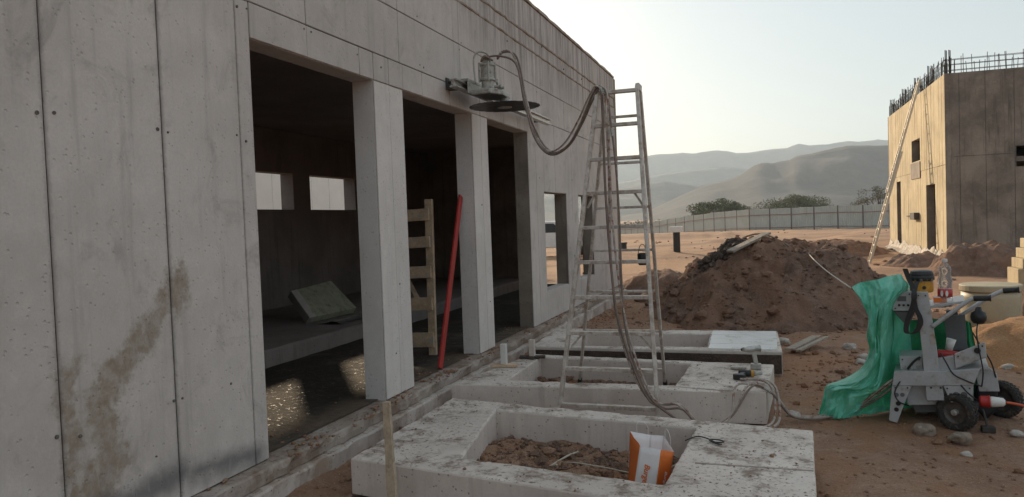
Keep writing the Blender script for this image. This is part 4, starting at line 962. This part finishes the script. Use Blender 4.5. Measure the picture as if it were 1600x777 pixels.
# two square posts on little wooden feet
for (px, py, hh, lab) in ((788,573,.20,'short white square post on wooden foot standing on the middle plinth'), (832,560,.17,'short dusty square post on dark foot near the plinth corner')):
    q = atz(px, py, .272); e_ = empty('short_post', (q.x, q.y, .27), lab, 'post')
    B().box(q.x-.028, q.x+.028, q.y-.028, q.y+.028, .298, .298+hh).build('post', M['white_plastic'] if hh > .18 else M['block'], e_, bevel=.003)
    B().beam((q.x-.13, q.y-.03, .285), (q.x+.13, q.y+.03, .285), .085, .026, (0,1,0)).build('foot', M['wood'] if hh > .18 else M['clod'], e_, bevel=.004)
# timber stake
t_ = aty(604,628,3.75); q_ = aty(613,777,3.72)
b_ = B(); rows = []
dn = Vector(q_) + (Vector(q_)-Vector(t_))*.55
for i in range(13):
    t = i/12; p = lerp(t_, dn, t); w = .019 + .005*nz(i*.7, 2) + .012*t; e = .013
    rows.append([p+Vector((-w,-e,0)), p+Vector((w,-e,0)), p+Vector((w,e,0)), p+Vector((-w,e,0)), p+Vector((-w,-e,0))])
b_.grid(rows); b_.add([r for r in rows[0][:4]], [(0,1,2,3)]); b_.add([r for r in rows[-1][:4]], [(3,2,1,0)])
b_.build('timber_stake', M['stake'], label='rough timber stake standing in front of the bag plinth corner', cat='stake')

# red straightedge leaning inside, wooden rack, insulation board
p0 = Vector((-3.09, 6.80, .275)); p1 = Vector((-3.14, 7.63, 2.0))
rs = B(); rs.beam(p0, p1, .022, .085, (1,0,0)); rs.build('straightedge', M['red'], bevel=.003, label='long red straightedge leaning against the inner side of the pillar', cat='straightedge')
wr = empty('timber_rack', (-3.95, 7.55, .26), 'rough wooden ladder-like rack standing inside the middle doorway', 'timber rack')
for xx in (-3.52, -4.0):
    b_ = B(); b_.beam((xx, 7.58, .25), (xx, 7.62, 1.98), .085, .05, (1,0,0)); b_.build('post', M['wood'], wr, bevel=.003)
for i, z in enumerate((.42, .82, 1.17, 1.50, 1.80)):
    hgt = (.16,.14,.13,.12,.13)[i]; b_ = B(); b_.beam((-4.04, 7.54, z), (-3.49, 7.545, z+.015), hgt, .028, (0,0,1)); b_.build('board', M['wood'], wr, bevel=.003)
ib = empty('insulation_board', (-5.85, 8.6, .45), 'pale thick board propped up on the inner platform', 'board')
c0, c1 = atz(478,506,.455), atz(552,489,.455)
c3 = atx(449,464,c0.x-.42); c2 = atx(512,447,c1.x-.42)
nrm = (c1-c0).cross(c3-c0).normalized()
B().prism([c0,c1,c2,c3], nrm*.10).build('slab', M['foam'], ib, bevel=.006)
B().prism([lerp(c0, c1, .0), lerp(c0, c1, .14), lerp(c3, c2, .14), lerp(c3, c2, .0)], nrm*.105).build('edge_strip', M['foam_edge'], ib, bevel=.005)
sk = B(); rows = []
for i in range(15):
    rows.append([Vector((-5.25 - .05*k + .05*nz(i*.5,k*.4), 8.5 + i*.07, .462 + .05*max(0, sin(k*.6)*(.6+nz(i*.6,k*.6,3))))) for k in range(9)])
sk.grid(rows); sk.build('plastic_sheet', M['grey_dark'], smooth=True, label='crumpled dark sheet lying beside the propped board', cat='sheet')
b_ = B(); b_.beam((-5.6,11.5,.46), (-6.05,11.85,.95), .16, .03, (0,1,0)); b_.build('plank', M['wood'], label='short pale plank leaning inside behind the red straightedge', cat='plank')

# ------------------------------------------------------------------ plank on the mound, planks on ground
a = Vector((-.56, 12.55, 0)); c = Vector((.02, 13.25, 0)); a.z = max(mz(a.x, a.y)[0], aty(1142,398,12.55).z)+.05; c.z = max(mz(c.x, c.y)[0], aty(1191,369,13.25).z)+.05
b_ = B(); b_.beam(a, c, .14, .035, (1,-.6,0)); b_.build('plank', M['wood_grey'], bevel=.003, label='weathered grey plank lying across the dirt mound top', cat='plank')
B().tube(catmull([aty(1160,372,13.6), aty(1180,366,13.6), aty(1200,368,13.5), aty(1225,380,13.3), aty(1250,398,13.0)], 6), .014, 6).build('hose_piece', M['hose_dark'], smooth=True, label='dark hose piece bent over the dirt mound top', cat='hose')
a = atz(1234,550,.04); c = atz(1276,529,.09)
for k, lab in ((0, 'broad splintered plank on soil beside the strip-topped plinth'), (1, 'narrow splintered lath on soil beside the broad plank')):
    b_ = B(); b_.beam(a+Vector((.09*k,-.08*k,.03)), c+Vector((.12*k,-.05*k,.03)), .12-.06*k, .025, (1,0,.1)); b_.build('plank', M['wood_grey'], bevel=.003, label=lab, cat='plank')

# barrel
q = Vector((2.66, 10.9, 0)); bz = gz(q.x, q.y)
br = empty('barrel', (q.x, q.y, bz), 'large tan plastic barrel with flat lid behind the power pack', 'barrel')
B().lathe((q.x,q.y,bz), (0,0,1), [(.0001,0),(.29,.0),(.32,.03),(.33,.30),(.33,.52),(.325,.60)], 36).build('body', M['barrel'], br, smooth=True)
B().lathe((q.x,q.y,bz+.602), (0,0,1), [(.335,0),(.345,.01),(.345,.075),(.33,.085),(.02,.09),(.0001,.09)], 36).build('lid', M['barrel'], br, bevel=.004)
# stepped masonry edge by the barrel
stw = empty('stepped_wall', (4.6, 14.9, 0), 'sunlit stepped concrete end wall beside the barrel', 'wall')
for k in range(6):
    B().box(3.94+.065*k, 6.0, 14.5, 15.1, gz(4.6,14.9)-.1 if k == 0 else .45+.165*k, .45+.165*(k+1)-.004).build('course', M['tower_lit'], stw, bevel=.006)
mound('dirt_mound', 4.05, 12.5, .62, .8, .98, M['mound'], 'steep dark brown earth bank before the stepped end wall', seed=23, n=70, p0=.5)

# ------------------------------------------------------------------ rebar-topped tower building
X1, Y1, YB, TZ = 5.18, 25.9, 37.0, 5.68
tw = empty('tower_building', (9.2, 31.4, 0), 'tall sunlit concrete tower building topped with bare rebar', 'building')
OP = [(29.82,31.42,3.35,4.12),(33.98,34.95,.25,2.76),(27.45,28.85,.25,2.42)]
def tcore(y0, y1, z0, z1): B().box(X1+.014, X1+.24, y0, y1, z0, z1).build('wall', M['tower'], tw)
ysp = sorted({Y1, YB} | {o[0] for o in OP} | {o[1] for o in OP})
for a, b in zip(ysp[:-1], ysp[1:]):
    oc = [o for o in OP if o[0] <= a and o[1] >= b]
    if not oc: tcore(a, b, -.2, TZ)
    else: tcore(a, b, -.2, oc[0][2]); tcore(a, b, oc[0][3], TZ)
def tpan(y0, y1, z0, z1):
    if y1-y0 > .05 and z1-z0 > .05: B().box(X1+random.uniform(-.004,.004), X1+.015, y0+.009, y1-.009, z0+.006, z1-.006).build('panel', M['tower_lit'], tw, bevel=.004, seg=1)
y = Y1
edges = [Y1] + [Y1 + .40*i for i in range(1, 28)] + [YB]
edges = sorted(set(round(e, 3) for e in edges + ysp))
ed2 = [edges[0]]
for e in edges[1:]:
    if e - ed2[-1] > .16 or e in [round(v,3) for v in ysp]: ed2.append(e)
for a, b in zip(ed2[:-1], ed2[1:]):
    for z0, z1 in ((.02, 2.95), (2.95, TZ)):
        oc = [o for o in OP if o[0] <= a+.01 and o[1] >= b-.01 and o[2] < z1 and o[3] > z0]
        if not oc: tpan(a, b, z0, z1)
        else: tpan(a, b, z0, max(z0, oc[0][2])); tpan(a, b, min(z1, oc[0][3]), z1)
XE = 15.0; WX = (7.03, 8.3, 2.79, 3.39)
B().box(X1+.24, XE, Y1+.014, Y1+.2, -.2, WX[2]).build('wall', M['core'], tw); B().box(X1+.24, XE, Y1+.014, Y1+.2, WX[3], TZ).build('wall', M['core'], tw)
B().box(X1+.24, WX[0], Y1+.014, Y1+.2, WX[2], WX[3]).build('wall', M['core'], tw); B().box(WX[1], XE, Y1+.014, Y1+.2, WX[2], WX[3]).build('wall', M['core'], tw)
jx = [X1, 5.567, 6.25, 6.97, 7.03] if False else [X1, 5.567, 6.25, 6.99, 8.32, 9.5, 11, 12.5, XE]
for a, b in zip(jx[:-1], jx[1:]):
    for z0, z1 in ((-.1, 3.18), (3.18, TZ)):
        def fp(x0, x1, za, zb):
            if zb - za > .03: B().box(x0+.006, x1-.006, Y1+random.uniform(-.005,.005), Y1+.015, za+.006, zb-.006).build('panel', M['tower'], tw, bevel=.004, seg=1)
        if a > 6.9 and a < 7.1: fp(a, b, z0, WX[2]) if z0 < 1 else fp(a, b, WX[3], z1)
        else: fp(a, b, z0, z1)
B().box(X1, XE, YB-.2, YB, -.2, TZ).build('wall', M['tower'], tw); B().box(XE-.2, XE, Y1+.2, YB-.2, -.2, TZ).build('wall', M['tower'], tw)
B().box(X1+.24, XE-.2, Y1+.2, YB-.2, 2.95, 3.1).build('floor_slab', M['tower'], tw); B().box(X1+.24, XE-.2, Y1+.2, YB-.2, TZ-.3, TZ-.12).build('roof_slab', M['tower'], tw)
B().box(X1-.05, XE, Y1-.10, Y1-.006, -.25, .10).build('footing', M['plinth'], tw)
B().box(X1-.035, X1-.005, 29.75, 31.5, 2.72, 3.30).build('formwork_board', M['tower'], tw, bevel=.004)
hb2 = B(); hb2.box(X1-.18, X1, 30.1, 30.95, 1.25, 1.5); hb2.build('pipe_box', M['dark_metal'], tw, bevel=.01)
B().beam((X1-.03,30.2,1.42),(X1-.03,32.5,1.36),.03,.03).build('bar', M['dark_metal'], tw)
B().box(X1+.22, X1+.26, 29.9, 30.3, 3.4, 4.05).build('shutter', M['wood_grey'], tw)
# rebar
rbar = B(); rnd = random.Random(3)
for off in (.06, .20):
    y = Y1+.08
    while y < YB:
        h = rnd.uniform(.38, .62); rbar.cyl((X1+off, y, TZ-.1), (X1+off+rnd.uniform(-.03,.03), y+rnd.uniform(-.03,.03), TZ+h), .009, None, 5); y += rnd.uniform(.12,.20)
    for z in (.12, .28, .44): rbar.cyl((X1+off, Y1+.05, TZ+z), (X1+off, YB, TZ+z+rnd.uniform(-.03,.03)), .008, None, 5)
    x = X1+.3
    while x < XE:
        h = rnd.uniform(.30, .58); rbar.cyl((x, Y1+off, TZ-.1), (x+rnd.uniform(-.03,.03), Y1+off, TZ+h), .009, None, 5); x += rnd.uniform(.13,.24)
    for z in (.10, .27, .42): rbar.cyl((X1, Y1+off, TZ+z), (XE, Y1+off, TZ+z+rnd.uniform(-.02,.03)), .008, None, 5)
for yy in (Y1+.12, 28.6, 31.0, 33.6, 36.6):
    for k in range(4): rbar.cyl((X1+.06+.05*k, yy+.08*(k%2), TZ-.1), (X1+.06+.05*k, yy+.08*(k%2), TZ+.72), .014, None, 5)
ro = rbar.build('rebar', M['dark_metal'], tw); ro['kind'] = 'stuff'
# crumpled pale membrane along the tower foot
mb = B(); rows = []
for i in range(90):
    y = Y1-.35 + i*.125; a_ = .05*fbm(y*1.7, 0, 2, 4)
    rows.append([Vector((X1-.02+a_*.2, y, .30+.22*fbm(y*1.1,5,1,4))), Vector((X1-.07+a_, y, .17+.08*fbm(y*1.4,2,1,3))), Vector((X1-.12-a_, y, .08)), Vector((X1-.28+a_*2, y, .02+gz(X1-.28,y)))])
mb.grid(rows); mb.build('membrane', M['membrane'], label='crumpled pale waterproofing membrane along the foot of the rebar-topped tower', cat='membrane')
# long ladder
ll = empty('extension_ladder', (3.4, 29.25, gz(3.4,29.25)), 'long pale extension ladder leaning against the rebar-topped tower', 'ladder')
lb = Vector((3.38, 29.25, gz(3.38,29.25))); lt = Vector((5.10, 29.05, 6.02))
for s_, w in ((0, .46), (1, .38)):
    t0, t1 = ((0, .62), (.40, 1.0))[s_]; ofs = Vector((.02-.06*s_, 0, 0))
    for sd_ in (-1, 1):
        B().beam(lerp(lb, lt, t0)+ofs+Vector((0, sd_*w/2, 0)), lerp(lb, lt, t1)+ofs+Vector((0, sd_*w/2, 0)), .075, .03, (1,0,0)).build('rail', M['alu_pale'], ll)
    n = int((t1-t0)*6.4/.28)
    for i in range(n):
        p = lerp(lb, lt, t0 + (i+.5)/n*(t1-t0)) + ofs
        B().cyl(p+Vector((0,-w/2,0)), p+Vector((0,w/2,0)), .017, None, 8).build('rung', M['alu_pale'], ll)

# ------------------------------------------------------------------ fence
fence = empty('metal_fence', (-1.9, 95.4, -.4), 'long grey corrugated metal sheet fence across the far end of the site', 'fence')
FP = [Vector((34,72)), Vector((12.1,86.4)), Vector((-1.9,95.4)), Vector((-24.9,134)), Vector((-42,162))]
sheet_me = {}
def sheet_mesh(w, h):
    s = B(); n = 20; rows = []
    for z in (0, h):
        rows.append([Vector((w*k/n, (.028 if (k % 5) in (0, 1) else -.012), z)) for k in range(n+1)])
    s.grid(rows); s.grid([[p + Vector((0,-.004,0)) for p in r] for r in rows])
    me = bpy.data.meshes.new('sheet'); me.from_pydata([tuple(q) for q in s.v], [], s.f); me.materials.append(M['fence']); return me
SM = sheet_mesh(1.0, 2.5)
pb = B(); pb.box(-.06,.06,-.09,.03,-.2,2.6); PM = bpy.data.meshes.new('post'); PM.from_pydata([tuple(q) for q in pb.v], [], pb.f); PM.materials.append(M['fence_post'])
def child(name, me, parent, mat4):
    o = bpy.data.objects.new(name, me); col.objects.link(o); o.parent = parent; o.matrix_basis = parent.matrix_basis.inverted() @ mat4; return o
fz = lambda x, y: gz(x, y)
for a, b in zip(FP[:-1], FP[1:]):
    L = (b-a).length; n = max(1, round(L/3.0)); ang = math.atan2((b-a).y, (b-a).x)
    for i in range(n):
        p = a + (b-a)*(i/n); q = a + (b-a)*((i+1)/n); z0 = fz(p.x, p.y); z1 = fz(q.x, q.y)
        child('post', PM, fence, Matrix.Translation((p.x, p.y, z0-.1)) @ Matrix.Rotation(ang, 4, 'Z'))
        for k in range(3):
            w = (q-p).length/3; r = p + (q-p)*(k/3); z = z0 + (z1-z0)*(k+.5)/3 + random.uniform(-.03,.03)
            child('sheet', SM, fence, Matrix.Translation((r.x, r.y, z-.02)) @ Matrix.Rotation(ang, 4, 'Z') @ Matrix.Diagonal((w*.985, 1, 1, 1)))
        nrm = Vector((-(b-a).y, (b-a).x)).normalized(); nrm = nrm if nrm.y < 0 else -nrm
        for zz in (1.75, .25):
            B().beam((p.x+nrm.x*.06, p.y+nrm.y*.06, z0+zz), (q.x+nrm.x*.06, q.y+nrm.y*.06, z1+zz), .07, .05, (0,0,1)).build('rail', M['fence_rail'], fence)

# ------------------------------------------------------------------ trees, shrubs
def tree(px, D, zt, zb, wid, label, mat, seed, leaves=4200, sparse=1.0, base_z=-2.2, sz=.30, blobs=26):
    rnd = random.Random(seed); c = dep(px, 333, D); c.z = 0
    t = empty('acacia_tree', (c.x, c.y, gz(c.x, c.y)), label, 'tree')
    side_ = Vector((cos(YAW), sin(YAW), 0)); fwd = Vector((-sin(YAW), cos(YAW), 0)); gz0 = gz(c.x, c.y)
    bl_ = []
    for i in range(blobs):
        u = rnd.uniform(-1, 1); v = rnd.uniform(-1, 1)
        top = zb + (zt-zb)*(.55 + .45*(1-abs(u)**2.2) )*rnd.uniform(.75, 1.02)
        bl_.append((c + side_*(u*wid*.46) + fwd*(v*wid*.35) + Vector((0,0,top - (zt-zb)*rnd.uniform(.1,.5))), rnd.uniform(.10,.19)*wid))
    tr = B(); hub = Vector((c.x, c.y, gz0 + (zb-gz0)*.55))
    tr.tube([(c.x, c.y, gz0-.1), (c.x+.1, c.y, gz0+(hub.z-gz0)*.5), hub], [.32,.24,.20], 8)
    for p, r in bl_[:16]:
        mdl = lerp(hub, p, .5) + Vector((rnd.uniform(-.3,.3), rnd.uniform(-.3,.3), -.2)); tr.tube([hub, mdl, p], [.13,.08,.03], 6)
    tr.build('trunk', M['bark'], t, smooth=True)
    cr_ = B()
    vs = []; fs = []
    per = int(leaves/len(bl_))
    for p, r in bl_:
        for j in range(int(per*sparse)):
            d = Vector((rnd.gauss(0,1), rnd.gauss(0,1), rnd.gauss(0,1))).normalized()*r*(rnd.random()**.45)
            d.z *= .55; q = p + d; a = Vector((rnd.gauss(0,1), rnd.gauss(0,1), rnd.gauss(0,1))).normalized(); b = a.orthogonal().normalized(); s_ = sz*rnd.uniform(.5,1.2)
            o = len(vs); vs += [q-a*s_*.5, q+b*s_*.35, q+a*s_*.5, q-b*s_*.35]; fs.append((o,o+1,o+2,o+3))
    cr_.add(vs, fs); cr_.build('crown', mat, t)
tree(1126, 128, 5.0, .2, 9.4, 'rounded green acacia tree above the angled fence stretch', M['leaf'], 3, 8500, blobs=34)
tree(1238, 145, 5.3, .8, 12.0, 'wide dark green acacia tree behind the straight fence stretch', M['leaf'], 8, 9500, blobs=42)
tree(1378, 112, 5.2, 1.6, 7.5, 'sparse bare-looking tree behind the fence near the tower', M['leaf_dry'], 12, 2400, sz=.22)
def shrub(px, D, h, w, seed, lab):
    rnd = random.Random(seed); c = dep(px, 333, D); z0 = gz(c.x, c.y); s = B(); vs = []; fs = []
    for j in range(520):
        a = rnd.uniform(0, 2*pi); rr = sqrt(rnd.random()); q = Vector((c.x+w*rr*cos(a), c.y+w*rr*sin(a), z0 + h*(1-rr**2*.7)*rnd.random()))
        d = Vector((rnd.gauss(0,1), rnd.gauss(0,1), rnd.gauss(0,1))).normalized(); b = d.orthogonal().normalized(); k = .25*rnd.uniform(.6,1.3)
        o = len(vs); vs += [q-d*k, q+b*k*.7, q+d*k, q-b*k*.7]; fs.append((o,o+1,o+2,o+3))
    st_ = B()
    e_ = empty('shrub', (c.x, c.y, z0), lab, 'shrub', 'desert shrubs beyond the fence')
    s.add(vs, fs).build('foliage', M['leaf_dry'], e_)
    for k in range(5):
        a = k*1.26; st_.cyl((c.x, c.y, z0-.1), (c.x+w*.5*cos(a), c.y+w*.5*sin(a), z0+h*.6), .06, .02, 5)
    st_.build('stems', M['bark'], e_)
rnd = random.Random(5)
for i, (px, D, h, w) in enumerate(((1215,150,3.3,3.0),(1302,140,3.2,3.2),(1330,150,3.6,3.0),(1352,155,3.6,3.2),(1062,220,3.2,3.4),(1030,230,3.2,3.6),(1000,240,3.0,3.4),(980,230,2.8,3.2),(1085,210,3.0,3),(1180,170,2.8,2.6))):
    shrub(px, D, h, w, 30+i, 'dull scrubby bush growing beyond the metal fence')

# ------------------------------------------------------------------ marker posts, pickup
for (px, py, zz, hh, lab) in ((1058,402,-.05,.88,'dark pipe post with white box cap on the sandy ground'), (975,392,-.05,.40,'short black pipe stub near the far building corner')):
    q = atz(px, py, zz); e_ = empty('pipe_post', (q.x, q.y, gz(q.x,q.y)), lab, 'post'); z0 = gz(q.x, q.y)-.1
    B().cyl((q.x,q.y,z0), (q.x,q.y,z0+hh), .15, None, 14).build('pipe', M['black'], e_, smooth=False)
    if hh > .5: B().box(q.x-.26, q.x+.26, q.y-.26, q.y+.26, z0+hh, z0+hh+.24).build('cap', M['white_plastic'], e_, bevel=.01)
    else: B().cyl((q.x,q.y,z0+hh), (q.x,q.y,z0+hh+.08), .19, None, 14).build('cap', M['black'], e_)
q = dep(858, 400, 36); cz = gz(q.x, q.y)
car = empty('pickup_truck', (q.x, q.y, cz), 'white pickup truck parked beyond the building, seen through the window opening', 'pickup'); cx, cy = q.x, q.y
cb = B()
prof = [(-2.5,.45),(2.45,.45),(2.5,.9),(2.3,1.05),(1.15,1.1),(.55,1.68),(-.75,1.70),(-.95,1.12),(-2.5,1.12)]
cb.prism([(cx+a, cy-.85, cz+b) for a, b in prof], (0,1.7,0)); cb.build('body', M['car_white'], car, bevel=.05, seg=3)
for sgn in (-1, 1):
    yy = cy + sgn*.852
    wn_ = [(-.62,1.16),(.95,1.16),(.5,1.58),(-.6,1.6)]; B().prism([(cx+a, yy, cz+b) for a, b in wn_], (0, sgn*.006, 0)).build('window', M['glass_dark'], car)
    for wx in (-1.55, 1.5):
        w_ = B(); w_.lathe((cx+wx, cy+sgn*.72, cz+.36), (0,sgn,0), [(.0001,.02),(.22,.02),(.24,.0),(.36,.02),(.37,.1),(.36,.18),(.24,.19),(.22,.165),(.0001,.17)], 24); w_.build('wheel', M['tyre'], car, smooth=True)
        B().lathe((cx+wx, cy+sgn*.72, cz+.36), (0,sgn,0), [(.21,.172),(.21,.18),(.0001,.185)], 18).build('hubcap', M['rim'], car)
for sgn in (-1, 1): B().box(cx+2.44, cx+2.52, cy+sgn*.62-.16, cy+sgn*.62+.16, cz+.72, cz+.88).build('headlight', M['white_plastic'], car, bevel=.01)
B().prism([(cx+1.16, cy-.7, cz+1.12),(cx+1.16, cy+.7, cz+1.12),(cx+.6, cy+.62, cz+1.64),(cx+.6, cy-.62, cz+1.64)], (.012,0,.012)).build('windscreen', M['glass_dark'], car)
B().box(-4.35, -3.5, 18.6, 18.9, gz(-4,18.7)-.05, .42).build('site_barrier', M['far_wall'], bevel=.02, label='low white barrier block beyond the building corner', cat='barrier')
